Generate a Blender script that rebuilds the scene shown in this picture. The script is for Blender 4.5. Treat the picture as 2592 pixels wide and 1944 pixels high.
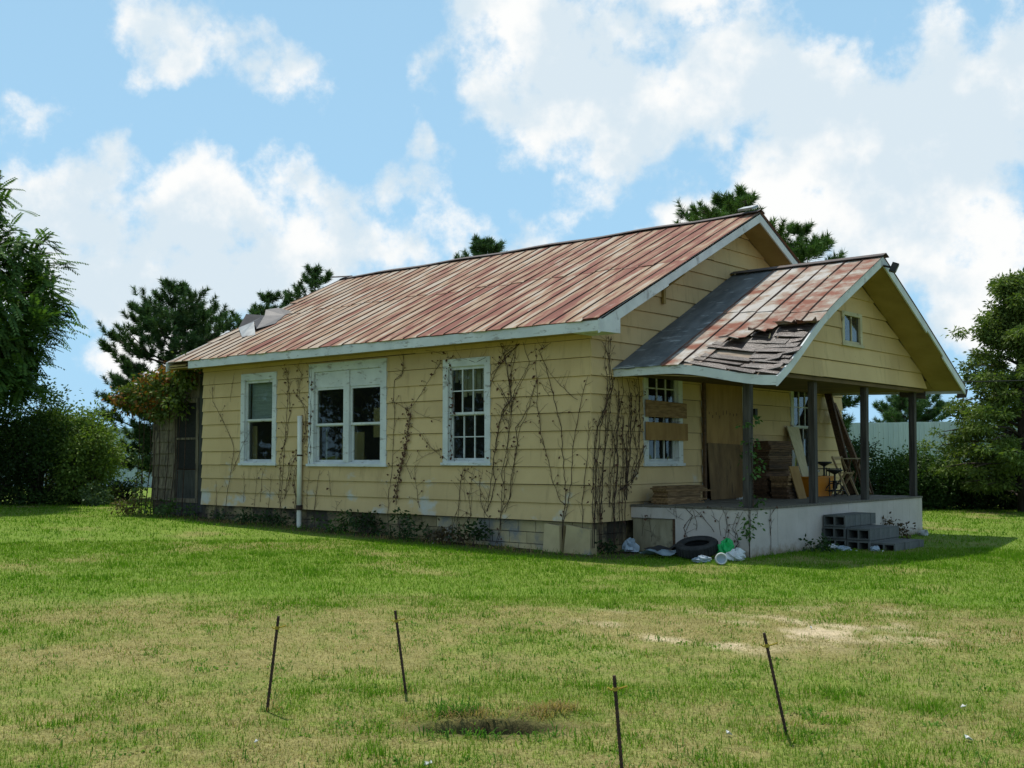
import bpy, math, random
import numpy as np
from mathutils import Vector, Matrix
for o in list(bpy.data.objects):
    bpy.data.objects.remove(o, do_unlink=True)
scene = bpy.context.scene
COL = scene.collection
random.seed(7)
RNG = np.random.default_rng(11)

# ------------------------------------------------------------------ camera
CAM = Vector((11.131, -14.860, 1.598))
YAW, PITCH, ROLL = -0.71396, 0.06516, -0.00124
fw = Vector((math.sin(YAW)*math.cos(PITCH), math.cos(YAW)*math.cos(PITCH), math.sin(PITCH)))
rt = fw.cross(Vector((0, 0, 1))).normalized()
up = rt.cross(fw)
rt, up = rt*math.cos(ROLL)+up*math.sin(ROLL), up*math.cos(ROLL)-rt*math.sin(ROLL)
cd = bpy.data.cameras.new('camera')
cam = bpy.data.objects.new('camera', cd)
COL.objects.link(cam)
cam.matrix_world = Matrix(((rt.x, up.x, -fw.x, CAM.x), (rt.y, up.y, -fw.y, CAM.y), (rt.z, up.z, -fw.z, CAM.z), (0, 0, 0, 1)))
cd.sensor_width = 36.0
cd.lens = 36.0*2826.6/2592.0
cd.clip_start = 0.1
cd.clip_end = 6000.0
scene.camera = cam

# ------------------------------------------------------------------ sky, sun, exposure
SUN_TO = Vector((-0.36, 0.15, 1.0)).normalized()
SUN_EL = math.asin(SUN_TO.z)
SUN_AZ = math.atan2(SUN_TO.x, SUN_TO.y)
sd = bpy.data.lights.new('sun', 'SUN')
sd.energy = 5.0
sd.angle = math.radians(0.53)
sd.color = (1.0, 0.95, 0.86)
sun = bpy.data.objects.new('sun', sd)
COL.objects.link(sun)
sun.location = (-20, 10, 50)
sun.rotation_euler = SUN_TO.to_track_quat('Z', 'Y').to_euler()

scene.view_settings.view_transform = 'Standard'
scene.view_settings.look = 'None'
scene.view_settings.exposure = 0.0
scene.view_settings.gamma = 1.0
scene.view_settings.use_curve_mapping = False
scene.render.engine = 'CYCLES'
scene.cycles.use_denoising = True
scene.cycles.max_bounces = 8
scene.cycles.transparent_max_bounces = 12
scene.cycles.sample_clamp_indirect = 6.0

BLOBS=[(0.02,0.355,0.081,0.06),(0.074,0.298,0.117,0.067),(-0.016,0.315,0.053,0.032),(-0.059,0.32,0.025,0.018),(0.18,0.32,0.124,0.081),(0.282,0.277,0.124,0.088),(0.385,0.277,0.088,0.103),(0.247,0.203,0.12,0.053),(0.345,0.178,0.106,0.064),(0.066,0.251,0.042,0.025),(-0.033,0.39,0.019,0.016),(0.146,0.373,0.092,0.042),(0.25,0.347,0.057,0.025),(0.429,0.327,0.053,0.05),(-0.412,0.244,0.067,0.027),(-0.359,0.233,0.05,0.032),(-0.398,0.194,0.081,0.053),(-0.261,0.203,0.071,0.042),(-0.203,0.226,0.046,0.023),(-0.227,0.164,0.124,0.053),(-0.357,0.145,0.088,0.039),(-0.102,0.223,0.034,0.025),(-0.14,0.18,0.071,0.039),(-0.009,0.206,0.032,0.014),(-0.282,0.087,0.088,0.032),(0.399,0.116,0.064,0.042),(-0.297,0.356,0.041,0.027),(-0.31,0.336,0.028,0.018),(-0.191,0.318,0.028,0.018),(-0.234,0.33,0.011,0.008),(-0.273,0.256,0.008,0.014),(-0.083,0.283,0.008,0.019),(-0.251,0.241,0.008,0.01)]
world = bpy.data.worlds.new('World')
scene.world = world
world.use_nodes = True
wt = world.node_tree
for n in list(wt.nodes):
    wt.nodes.remove(n)
def wn(t, **k):
    n = wt.nodes.new(t)
    for a, b in k.items():
        setattr(n, a, b)
    return n
def wl(a, b):
    wt.links.new(a, b)
def wmath(op, a, b=None, c=None, clamp=False):
    n = wn('ShaderNodeMath', operation=op, use_clamp=clamp)
    for i, q in enumerate((a, b, c)):
        if q is None: continue
        if isinstance(q, (int, float)): n.inputs[i].default_value = q
        else: wl(q, n.inputs[i])
    return n.outputs[0]
def wvec(op, a, b=None):
    n = wn('ShaderNodeVectorMath', operation=op)
    for i, q in enumerate((a, b)):
        if q is None: continue
        if isinstance(q, (tuple, list)): n.inputs[i].default_value = q
        else: wl(q, n.inputs[i])
    return n.outputs['Value'] if op in ('DOT_PRODUCT', 'LENGTH') else n.outputs[0]
def wnoise(vec, scale, detail=8, rough=.55):
    n = wn('ShaderNodeTexNoise')
    n.inputs['Scale'].default_value = scale
    n.inputs['Detail'].default_value = detail
    n.inputs['Roughness'].default_value = rough
    wl(vec, n.inputs['Vector'])
    return n.outputs['Fac']
sky = wn('ShaderNodeTexSky', sky_type='NISHITA')
sky.sun_disc = False
sky.sun_elevation = SUN_EL
sky.sun_rotation = SUN_AZ % (2*math.pi)
sky.air_density = 1.0
sky.dust_density = 1.0
sky.ozone_density = 1.0
tc = wn('ShaderNodeTexCoord')
dirn = wvec('NORMALIZE', tc.outputs['Generated'])
du = wvec('DOT_PRODUCT', dirn, (math.cos(YAW), -math.sin(YAW), 0))
dv = wvec('DOT_PRODUCT', dirn, (math.sin(YAW), math.cos(YAW), 0))
sep = wn('ShaderNodeSeparateXYZ'); wl(dirn, sep.inputs[0])
az = wmath('ARCTAN2', du, dv)
el = wmath('ARCSINE', sep.outputs['Z'])
cmb = wn('ShaderNodeCombineXYZ'); wl(az, cmb.inputs[0]); wl(el, cmb.inputs[1])
# wispy displacement of the cloud outline
warp = wn('ShaderNodeTexNoise'); warp.inputs['Scale'].default_value = 9.0; warp.inputs['Detail'].default_value = 4
wl(dirn, warp.inputs['Vector'])
wv = wvec('SCALE', wvec('SUBTRACT', warp.outputs['Color'], (.5, .5, .5)))
wt.nodes[-1].inputs['Scale'].default_value = 0.07
uvw = wvec('ADD', cmb.outputs[0], wv)
cur = None
for (u0, v0, a, b) in BLOBS:
    amp = 1.0 if b > .028 else (.22 if b > .015 else .05)
    q = wvec('MULTIPLY', wvec('SUBTRACT', uvw, (u0, v0, 0)), (1/a, 1/b, 0))
    d = wmath('MULTIPLY_ADD', wvec('DOT_PRODUCT', q, q), -amp, amp)
    cur = d if cur is None else wmath('SMOOTH_MAX', cur, d, 0.3)
inside = cur
inside = wmath('MAXIMUM', inside, -1.3)
# the same broken cumulus goes on round the rest of the sky
mr = wn('ShaderNodeMapRange', interpolation_type='SMOOTHSTEP')
wl(wmath('ABSOLUTE', az), mr.inputs['Value']); mr.inputs['From Min'].default_value = 0.47; mr.inputs['From Max'].default_value = 0.7
mr2 = wn('ShaderNodeMapRange', interpolation_type='SMOOTHSTEP')
wl(el, mr2.inputs['Value']); mr2.inputs['From Min'].default_value = 0.42; mr2.inputs['From Max'].default_value = 0.6
outm = wmath('MAXIMUM', mr.outputs[0], mr2.outputs[0])
gen = wmath('MULTIPLY', wmath('SUBTRACT', wnoise(dirn, 2.2, 3), 0.56), 8.0)
gen = wmath('MINIMUM', wmath('MAXIMUM', gen, -1.3), 1.0)
mixn = wn('ShaderNodeMix', data_type='FLOAT')
wl(outm, mixn.inputs[0]); wl(inside, mixn.inputs[2]); wl(gen, mixn.inputs[3])
field = mixn.outputs[0]
f1 = wnoise(dirn, 15.0, 12, .585)
val = wmath('ADD', field, wmath('MULTIPLY', wmath('SUBTRACT', f1, 0.47), 4.6))
cm = wn('ShaderNodeMapRange', interpolation_type='SMOOTHSTEP'); wl(val, cm.inputs['Value'])
cm.inputs['From Min'].default_value = -0.10; cm.inputs['From Max'].default_value = 0.85
mask = cm.outputs[0]
f2 = wnoise(dirn, 8.0, 9, .58)
# billows: sides turned from the sun are greyer
r1 = wnoise(dirn, 11.0, 5, .5)
r2 = wnoise(wvec('ADD', dirn, tuple(SUN_TO*0.03)), 11.0, 5, .5)
shade = wn('ShaderNodeMapRange', interpolation_type='SMOOTHSTEP')
wl(wmath('ADD', wmath('ADD', f2, wmath('MULTIPLY', val, 0.03)), wmath('MULTIPLY', wmath('SUBTRACT', r2, r1), 0.55)), shade.inputs['Value'])
shade.inputs['From Min'].default_value = 0.44; shade.inputs['From Max'].default_value = 0.64
ccol = wn('ShaderNodeMix', data_type='RGBA')
CLOUD_W, CLOUD_G = (12.4, 12.5, 12.4, 1), (8.8, 10.2, 11.2, 1)
ccol.inputs[6].default_value = CLOUD_W; ccol.inputs[7].default_value = CLOUD_G
wl(shade.outputs[0], ccol.inputs[0])
# humid summer air: the blue pales towards the horizon
pale = wn('ShaderNodeMapRange'); wl(el, pale.inputs['Value'])
pale.inputs['From Min'].default_value = 0.0; pale.inputs['From Max'].default_value = 0.75
pale.inputs['To Min'].default_value = 0.92; pale.inputs['To Max'].default_value = 0.60
base = wn('ShaderNodeMix', data_type='RGBA')
wl(pale.outputs[0], base.inputs[0]); wl(sky.outputs[0], base.inputs[6]); base.inputs[7].default_value = (5.2, 9.1, 12.5, 1)
fin = wn('ShaderNodeMix', data_type='RGBA')
wl(mask, fin.inputs[0]); wl(base.outputs[2], fin.inputs[6]); wl(ccol.outputs[2], fin.inputs[7])
bg = wn('ShaderNodeBackground'); bg.inputs['Strength'].default_value = 0.080
wl(fin.outputs[2], bg.inputs['Color'])
wo = wn('ShaderNodeOutputWorld'); wl(bg.outputs[0], wo.inputs['Surface'])

# ------------------------------------------------------------------ helpers
def tag(o, label=None, cat=None, group=None, kind=None):
    if label: o['label'] = label
    if cat: o['category'] = cat
    if group: o['group'] = group
    if kind: o['kind'] = kind
    return o
def link(o, parent=None):
    COL.objects.link(o)
    if parent is not None: o.parent = parent
    return o
def empty(name, loc=(0, 0, 0), rz=0, label=None, cat=None, group=None):
    o = bpy.data.objects.new(name, None)
    o.empty_display_size = 0.2
    link(o); o.location = loc; o.rotation_euler = (0, 0, rz)
    return tag(o, label, cat, group)
class MB:
    def __init__(s): s.v = []; s.f = []
    def add(s, vs, fs):
        n = len(s.v); s.v += [tuple(q) for q in vs]; s.f += [tuple(i+n for i in f) for f in fs]; return s
    def hexa(s, p):   # 8 points: bottom 4 ccw, top 4 ccw
        return s.add(p, [(3, 2, 1, 0), (4, 5, 6, 7), (0, 1, 5, 4), (1, 2, 6, 5), (2, 3, 7, 6), (3, 0, 4, 7)])
    def box(s, x0, x1, y0, y1, z0, z1):
        return s.hexa([(x0, y0, z0), (x1, y0, z0), (x1, y1, z0), (x0, y1, z0), (x0, y0, z1), (x1, y0, z1), (x1, y1, z1), (x0, y1, z1)])
    def obox(s, c, ax, ay, az_):
        c = Vector(c); ax = Vector(ax); ay = Vector(ay); az_ = Vector(az_)
        return s.hexa([c-ax-ay-az_, c+ax-ay-az_, c+ax+ay-az_, c-ax+ay-az_, c-ax-ay+az_, c+ax-ay+az_, c+ax+ay+az_, c-ax+ay+az_])
    def beam(s, a, b, w, h, upv=(0, 0, 1)):
        a = Vector(a); b = Vector(b); d = (b-a); L = d.length; d.normalize()
        u = Vector(upv); sd_ = d.cross(u)
        if sd_.length < 1e-4: sd_ = d.cross(Vector((1, 0, 0)))
        sd_.normalize(); u = sd_.cross(d)
        return s.obox((a+b)/2, d*(L/2), sd_*(w/2), u*(h/2))
    def tube(s, pts, r, n=6, cap=True):
        pts = [Vector(q) for q in pts]
        rs = r if isinstance(r, (list, tuple)) else [r]*len(pts)
        rings = []; side = None
        for i, q in enumerate(pts):
            d = (pts[min(i+1, len(pts)-1)]-pts[max(i-1, 0)])
            if d.length < 1e-9: d = Vector((0, 0, 1))
            d.normalize()
            if side is None:
                side = d.cross(Vector((0, 0, 1)))
                if side.length < .05: side = d.cross(Vector((1, 0, 0)))
            side = (side - d*side.dot(d))
            if side.length < 1e-6: side = d.orthogonal()
            side.normalize(); o2 = d.cross(side)
            rings.append([q+(side*math.cos(2*math.pi*k/n)+o2*math.sin(2*math.pi*k/n))*rs[i] for k in range(n)])
        vs = [v for ring in rings for v in ring]; fs = []
        for i in range(len(rings)-1):
            for k in range(n):
                fs.append((i*n+k, i*n+(k+1) % n, (i+1)*n+(k+1) % n, (i+1)*n+k))
        if cap:
            fs.append(tuple(reversed(range(n)))); fs.append(tuple((len(rings)-1)*n+k for k in range(n)))
        return s.add(vs, fs)
    def lathe(s, prof, n=16, c=(0, 0, 0)):
        vs = []; fs = []
        for (r, z) in prof:
            for k in range(n):
                a = 2*math.pi*k/n; vs.append((c[0]+r*math.cos(a), c[1]+r*math.sin(a), c[2]+z))
        for i in range(len(prof)-1):
            for k in range(n): fs.append((i*n+k, i*n+(k+1) % n, (i+1)*n+(k+1) % n, (i+1)*n+k))
        return s.add(vs, fs)
    def mesh(s, name, mat, smooth=False):
        me = bpy.data.meshes.new(name); me.from_pydata(s.v, [], s.f); me.update()
        if mat: me.materials.append(mat)
        if smooth: me.polygons.foreach_set('use_smooth', [True]*len(me.polygons))
        return me
    def build(s, name, mat, parent=None, smooth=False):
        return link(bpy.data.objects.new(name, s.mesh(name, mat, smooth)), parent)
def npmesh(name, V, F, mat, C=None, parent=None, smooth=False):
    V = np.asarray(V, np.float32); F = np.asarray(F, np.int32); k = F.shape[1]
    me = bpy.data.meshes.new(name)
    me.vertices.add(len(V)); me.vertices.foreach_set('co', V.ravel())
    me.loops.add(F.size); me.loops.foreach_set('vertex_index', F.ravel())
    me.polygons.add(len(F)); me.polygons.foreach_set('loop_start', np.arange(0, F.size, k, dtype=np.int32))
    if smooth: me.polygons.foreach_set('use_smooth', np.ones(len(F), bool))
    if C is not None:
        a = me.color_attributes.new('Col', 'FLOAT_COLOR', 'POINT')
        C4 = np.ones((len(V), 4), np.float32); C4[:, :3] = C
        a.data.foreach_set('color', C4.ravel())
    me.update(calc_edges=True)
    me.materials.append(mat)
    return link(bpy.data.objects.new(name, me), parent)

# ------------------------------------------------------------------ materials
def newmat(name):
    m = bpy.data.materials.new(name); m.use_nodes = True
    nt = m.node_tree
    for n in list(nt.nodes): nt.nodes.remove(n)
    out = nt.nodes.new('ShaderNodeOutputMaterial')
    return m, nt, out
def ramp(nt, fac, stops):
    r = nt.nodes.new('ShaderNodeValToRGB'); e = r.color_ramp.elements
    while len(e) < len(stops): e.new(0.5)
    for i, (p, c) in enumerate(stops):
        e[i].position = p; e[i].color = (c[0], c[1], c[2], 1)
    nt.links.new(fac, r.inputs['Fac']); return r.outputs['Color']
def noise(nt, vec, scale, detail=6, rough=.55, dist=0):
    n = nt.nodes.new('ShaderNodeTexNoise')
    n.inputs['Scale'].default_value = scale; n.inputs['Detail'].default_value = detail
    n.inputs['Roughness'].default_value = rough; n.inputs['Distortion'].default_value = dist
    nt.links.new(vec, n.inputs['Vector']); return n.outputs['Fac']
def mapping(nt, scale=(1, 1, 1), rnd=0.0, coord='Object'):
    t = nt.nodes.new('ShaderNodeTexCoord'); m = nt.nodes.new('ShaderNodeMapping')
    m.inputs['Scale'].default_value = scale; nt.links.new(t.outputs[coord], m.inputs['Vector'])
    if rnd:
        oi = nt.nodes.new('ShaderNodeObjectInfo'); mu = nt.nodes.new('ShaderNodeMath'); mu.operation = 'MULTIPLY'
        mu.inputs[1].default_value = rnd; nt.links.new(oi.outputs['Random'], mu.inputs[0])
        nt.links.new(mu.outputs[0], m.inputs['Location'])
    return m.outputs[0]
def mixc(nt, fac, a, b, mode='MIX'):
    n = nt.nodes.new('ShaderNodeMix'); n.data_type = 'RGBA'; n.blend_type = mode
    for i, q in ((0, fac), (6, a), (7, b)):
        if isinstance(q, (int, float)): n.inputs[i].default_value = q
        elif isinstance(q, (tuple, list)): n.inputs[i].default_value = (q[0], q[1], q[2], 1)
        else: nt.links.new(q, n.inputs[i])
    return n.outputs[2]
def mth(nt, op, a, b=0.0, clamp=False):
    n = nt.nodes.new('ShaderNodeMath'); n.operation = op; n.use_clamp = clamp
    for i, q in enumerate((a, b)):
        if isinstance(q, (int, float)): n.inputs[i].default_value = q
        else: nt.links.new(q, n.inputs[i])
    return n.outputs[0]
def bsdf(nt, out, col, rough=.8, bumpf=None, bstr=.2, bdist=.01, metal=0, spec=.3):
    b = nt.nodes.new('ShaderNodeBsdfPrincipled')
    if isinstance(col, (tuple, list)): b.inputs['Base Color'].default_value = (col[0], col[1], col[2], 1)
    else: nt.links.new(col, b.inputs['Base Color'])
    if isinstance(rough, (int, float)): b.inputs['Roughness'].default_value = rough
    else: nt.links.new(rough, b.inputs['Roughness'])
    b.inputs['Metallic'].default_value = metal
    b.inputs['Specular IOR Level'].default_value = spec
    if bumpf is not None:
        bp = nt.nodes.new('ShaderNodeBump'); bp.inputs['Strength'].default_value = bstr; bp.inputs['Distance'].default_value = bdist
        nt.links.new(bumpf, bp.inputs['Height']); nt.links.new(bp.outputs[0], b.inputs['Normal'])
    nt.links.new(b.outputs[0], out.inputs['Surface']); return b
def pm(name, c1, c2, scale=(1, 1, 1), ns=4, lo=.35, hi=.65, rough=.8, c3=None, t3=(.6, .66), s3=3, vscale=(1, 1, 1), bstr=.25, rnd=0, jit=0.0, spec=.25, metal=0, detail=7):
    m, nt, out = newmat(name)
    v = mapping(nt, scale, rnd)
    n1 = noise(nt, v, ns, detail)
    c = ramp(nt, n1, [(lo, c1), (hi, c2)])
    if c3 is not None:
        v3 = mapping(nt, vscale, rnd)
        f = ramp(nt, noise(nt, v3, s3, 10, .65), [(t3[0], (0, 0, 0)), (t3[1], (1, 1, 1))])
        c = mixc(nt, f, c, c3)
    if jit:
        oi = nt.nodes.new('ShaderNodeObjectInfo')
        k = mth(nt, 'ADD', mth(nt, 'MULTIPLY', oi.outputs['Random'], jit), 1-jit/2)
        cc = nt.nodes.new('ShaderNodeCombineColor')
        for i in range(3): nt.links.new(k, cc.inputs[i])
        c = mixc(nt, 1.0, c, cc.outputs[0], 'MULTIPLY')
    fine = noise(nt, v, ns*9, 4)
    bsdf(nt, out, c, rough, fine, bstr, .006, metal, spec)
    return m
M = {}
# yellow asbestos / hardboard siding with chalky grey bald spots low down and dirt
def siding_mat():
    m, nt, out = newmat('yellow_siding_paint')
    v = mapping(nt, (1, 1, 1))
    base = ramp(nt, noise(nt, v, 1.3, 8), [(.3, (.475, .335, .165)), (.7, (.56, .405, .205))])
    vs = mapping(nt, (1.3, 1.3, 2.0))
    sx = nt.nodes.new('ShaderNodeSeparateXYZ'); t = nt.nodes.new('ShaderNodeTexCoord'); nt.links.new(t.outputs['Object'], sx.inputs[0])
    # chalky bare patches low on the wall, more of them at the far end
    lowz = mth(nt, 'MULTIPLY', mth(nt, 'SUBTRACT', 1.5, sx.outputs['Z']), .10)
    farx = mth(nt, 'MULTIPLY', mth(nt, 'SUBTRACT', mth(nt, 'MULTIPLY', sx.outputs['X'], -1.0), 8.0), .018)
    pf = mth(nt, 'ADD', mth(nt, 'ADD', noise(nt, vs, 1.1, 5, .58), mth(nt, 'MINIMUM', mth(nt, 'MAXIMUM', lowz, -.14), .1)), mth(nt, 'MINIMUM', mth(nt, 'MAXIMUM', farx, 0.0), .06))
    peel = ramp(nt, pf, [(.64, (0, 0, 0)), (.74, (1, 1, 1))])
    c = mixc(nt, mth(nt, 'MULTIPLY', peel, mth(nt, 'ADD', noise(nt, mapping(nt, (9, 9, 9)), 1.0, 4, .7), .35, True)), base, (.47, .46, .42))
    vd = mapping(nt, (5, 5, .7))
    dirt = ramp(nt, noise(nt, vd, 1.6, 9, .6), [(.56, (0, 0, 0)), (.80, (1, 1, 1))])
    c = mixc(nt, mth(nt, 'MULTIPLY', dirt, .55), c, (.20, .14, .06))
    vsp = mapping(nt, (1, 1, 1))
    speck = ramp(nt, noise(nt, vsp, 28, 3, .6), [(.70, (0, 0, 0)), (.74, (1, 1, 1))])
    c = mixc(nt, mth(nt, 'MULTIPLY', speck, .6), c, (.17, .11, .06))
    oi = nt.nodes.new('ShaderNodeObjectInfo')
    k = mth(nt, 'ADD', mth(nt, 'MULTIPLY', oi.outputs['Random'], .14), .93)
    cc = nt.nodes.new('ShaderNodeCombineColor')
    for i in range(3): nt.links.new(k, cc.inputs[i])
    c = mixc(nt, 1.0, c, cc.outputs[0], 'MULTIPLY')
    bsdf(nt, out, c, .75, noise(nt, mapping(nt, (1, 1, 6)), 30, 3), .12, .004, 0, .25)
    return m
M['siding'] = siding_mat()
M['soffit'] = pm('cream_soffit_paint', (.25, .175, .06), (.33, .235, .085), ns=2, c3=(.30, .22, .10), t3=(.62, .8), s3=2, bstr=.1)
M['white'] = pm('white_trim_paint', (.47, .49, .49), (.58, .595, .585), ns=2.5, c3=(.30, .29, .27), t3=(.565, .64), s3=4, vscale=(1, 1, 3), bstr=.2)
M['rakewhite'] = pm('peeling_white_board', (.49, .50, .50), (.62, .63, .62), ns=3, c3=(.30, .295, .285), t3=(.575, .66), s3=2.2, vscale=(.6, 1, 1), bstr=.35)
M['sash'] = pm('grey_white_sash_paint', (.42, .44, .43), (.56, .57, .56), ns=5, c3=(.22, .18, .15), t3=(.60, .66), s3=6, bstr=.3)
M['backing'] = pm('dark_sheathing', (.05, .04, .03), (.08, .06, .05), ns=4)
M['interior'] = pm('dim_interior_plaster', (.16, .13, .10), (.22, .18, .13), ns=2)
M['blockcream'] = pm('cream_painted_foundation_block', (.36, .285, .15), (.46, .37, .20), ns=3, c3=(.20, .195, .18), t3=(.50, .60), s3=1.1, bstr=.5, jit=.25)
M['block'] = pm('painted_foundation_block', (.20, .155, .08), (.33, .26, .14), ns=3, c3=(.055, .048, .036), t3=(.46, .58), s3=1.3, bstr=.5, jit=.2)
M['concrete'] = pm('grey_concrete', (.075, .077, .073), (.125, .127, .12), ns=6, c3=(.09, .09, .08), t3=(.58, .68), s3=3, bstr=.6, jit=.2)
def skirt_mat():
    m, nt, out = newmat('pinkish_white_skirt_paint')
    v = mapping(nt, (1, 1, 1)); t = nt.nodes.new('ShaderNodeTexCoord'); sx = nt.nodes.new('ShaderNodeSeparateXYZ'); nt.links.new(t.outputs['Object'], sx.inputs[0])
    c = ramp(nt, noise(nt, v, 1.8, 8), [(.3, (.42, .365, .325)), (.7, (.52, .455, .41))])
    st = ramp(nt, noise(nt, mapping(nt, (6, 6, .5)), 1.2, 8, .6), [(.55, (0, 0, 0)), (.75, (1, 1, 1))])
    c = mixc(nt, mth(nt, 'MULTIPLY', st, .45), c, (.26, .20, .14))
    # mud splashed up from the ground
    mud = mth(nt, 'ADD', mth(nt, 'MULTIPLY', mth(nt, 'SUBTRACT', .16, sx.outputs['Z']), 2.2), noise(nt, mapping(nt, (3, 3, 3)), 2.0, 8, .65))
    c = mixc(nt, ramp(nt, mud, [(.50, (0, 0, 0)), (.85, (.8, .8, .8))]), c, (.20, .145, .09))
    cr = ramp(nt, noise(nt, mapping(nt, (1.5, 1.5, 1.5)), 3.0, 9, .7, 1.5), [(.495, (0, 0, 0)), (.5, (1, 1, 1)), (.505, (0, 0, 0))])
    c = mixc(nt, mth(nt, 'MULTIPLY', cr, .35), c, (.15, .12, .10))
    bsdf(nt, out, c, .85, noise(nt, v, 30, 4), .2, .004, 0, .2); return m
M['skirt'] = skirt_mat()
M['hatch'] = pm('stained_hatch_board', (.20, .165, .10), (.32, .275, .18), scale=(3, 3, .6), ns=3, c3=(.08, .06, .04), t3=(.55, .68), s3=2.5, bstr=.3)
M['ply'] = pm('weathered_plywood', (.23, .13, .045), (.33, .195, .07), scale=(1, 1, .3), ns=6, c3=(.22, .12, .05), t3=(.58, .72), s3=3, vscale=(1, 3, .5), bstr=.2, jit=.25)
M['ply2'] = pm('dark_weathered_plywood', (.12, .072, .032), (.20, .125, .055), scale=(1, 1, .3), ns=6, c3=(.07, .045, .025), t3=(.52, .68), s3=3, vscale=(1, 3, .7), bstr=.2)
M['lumber'] = pm('brown_lumber', (.12, .066, .028), (.25, .15, .07), scale=(6, 1, 6), ns=4, bstr=.3, jit=.5, rnd=7)
M['darklumber'] = pm('dark_stained_lumber', (.055, .03, .016), (.12, .065, .033), scale=(6, 1, 6), ns=4, bstr=.3, jit=.6, rnd=7)
M['paleboard'] = pm('pale_bare_board', (.42, .36, .22), (.52, .45, .28), scale=(4, 4, .6), ns=5, bstr=.2)
M['post'] = pm('grey_weathered_post', (.032, .027, .023), (.085, .075, .065), scale=(8, 8, .5), ns=3, c3=(.05, .045, .04), t3=(.55, .7), s3=3, vscale=(6, 6, .6), bstr=.5, jit=.3)
M['floorwood'] = pm('worn_porch_floor', (.09, .078, .06), (.16, .14, .11), scale=(1, 6, 1), ns=3, bstr=.3)
M['ceiling'] = pm('brown_porch_ceiling', (.09, .058, .024), (.14, .09, .038), ns=2, bstr=.1)
M['oldshingle'] = pm('dirty_grey_wall_shingle', (.10, .08, .052), (.20, .165, .11), scale=(5, 5, .7), ns=3, c3=(.05, .04, .03), t3=(.50, .62), s3=2.5, vscale=(4, 4, .8), bstr=.4, jit=.3)
M['olddoor'] = pm('dark_mouldy_door', (.025, .025, .022), (.06, .06, .053), scale=(4, 4, .8), ns=3, bstr=.3)
M['screen'] = pm('black_screen_mesh', (.012, .012, .012), (.02, .02, .02), ns=20, rough=.9)
M['deck'] = pm('roof_deck_boards', (.16, .12, .085), (.27, .21, .16), scale=(1, 7, 7), ns=3, bstr=.5)
M['woodshingle'] = pm('weathered_wood_shingle_glints', (.026, .017, .013), (.075, .048, .038), scale=(1.2, 14, 14), ns=3, rough=.42, bstr=.9, jit=.5, rnd=5, c3=(.27, .215, .19), t3=(.58, .66), s3=3, vscale=(1, 12, 12), spec=.6)  # pale c3 streaks are sun glints painted into the weathered shingle colour
M['ridge'] = pm('tarred_ridge_metal', (.05, .045, .045), (.13, .10, .09), scale=(1, 4, 4), ns=4, bstr=.3)
M['flash'] = pm('grey_roll_roofing', (.085, .095, .10), (.15, .16, .165), scale=(2, .8, 1), ns=2.5, c3=(.30, .32, .33), t3=(.57, .66), s3=2.2, vscale=(1.0, 2.8, 2.8), bstr=.4, rough=.75)
M['torn'] = pm('shade_dark_metal_underside', (.03, .03, .033), (.06, .057, .06), ns=4, rough=.55, metal=.2)  # shade of the curled underside is put into this dark colour
M['tornlight'] = pm('pale_galvanised_flap', (.28, .28, .28), (.42, .42, .41), ns=4, rough=.5, metal=.2)
M['rebar'] = pm('rusty_steel_rod', (.035, .022, .017), (.08, .045, .03), ns=30, bstr=.8)
M['yellowtie'] = pm('yellow_tape', (.26, .19, .02), (.38, .29, .04), ns=20)
M['tyre'] = pm('black_rubber', (.012, .012, .013), (.028, .028, .028), ns=8, rough=.7)
M['pvc'] = pm('cream_pvc', (.62, .60, .50), (.72, .70, .60), ns=3, c3=(.35, .30, .2), t3=(.62, .72), s3=3, rough=.5)
M['orange'] = pm('orange_plastic', (.42, .13, .006), (.52, .18, .012), ns=3, rough=.45)
M['blackmetal'] = pm('black_painted_metal', (.012, .012, .012), (.03, .028, .026), ns=9, rough=.5)
M['tanwood'] = pm('tan_chair_wood', (.30, .21, .11), (.40, .29, .16), scale=(6, 6, .7), ns=4, bstr=.2)
M['bag'] = pm('grey_blue_plastic', (.20, .25, .30), (.32, .37, .42), ns=6, rough=.4)
M['whitebag'] = pm('white_plastic', (.42, .43, .43), (.56, .57, .57), ns=6, rough=.4)
M['bluecloth'] = pm('blue_grey_tarp', (.10, .14, .17), (.20, .25, .28), ns=5, rough=.7)
M['greenbag'] = pm('green_plastic', (.008, .28, .07), (.015, .38, .10), ns=4, rough=.35)
M['paper'] = pm('white_litter', (.45, .45, .43), (.56, .56, .54), ns=8)
M['fence'] = pm('pale_corrugated_steel', (.36, .44, .46), (.46, .53, .54), scale=(1, 1, .4), ns=2, rough=.45, c3=(.55, .6, .6), t3=(.6, .7), s3=2, vscale=(2, 2, .2), bstr=.05, jit=.12)
M['deadvine'] = pm('dead_vine_stem', (.028, .017, .012), (.07, .042, .028), ns=20)
M['deadleaf'] = pm('dead_vine_leaf', (.05, .02, .012), (.10, .042, .024), ns=9)
M['bark'] = pm('tree_bark', (.03, .022, .018), (.075, .058, .045), scale=(6, 6, 1), ns=3, bstr=.8)
M['lens'] = pm('lamp_lens', (.35, .33, .25), (.45, .42, .32), ns=5, rough=.3)
M['curtain'] = pm('tan_torn_curtain', (.50, .42, .27), (.62, .53, .36), scale=(6, 6, .6), ns=4)
M['blind'] = pm('crumpled_grey_blind', (.50, .53, .50), (.68, .71, .68), scale=(.6, .6, 9), ns=4)
M['inply'] = pm('inside_beige_panel', (.55, .40, .17), (.66, .49, .22), ns=3)
M['wire'] = pm('black_cable', (.015, .015, .015), (.025, .025, .025), ns=5)
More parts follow.
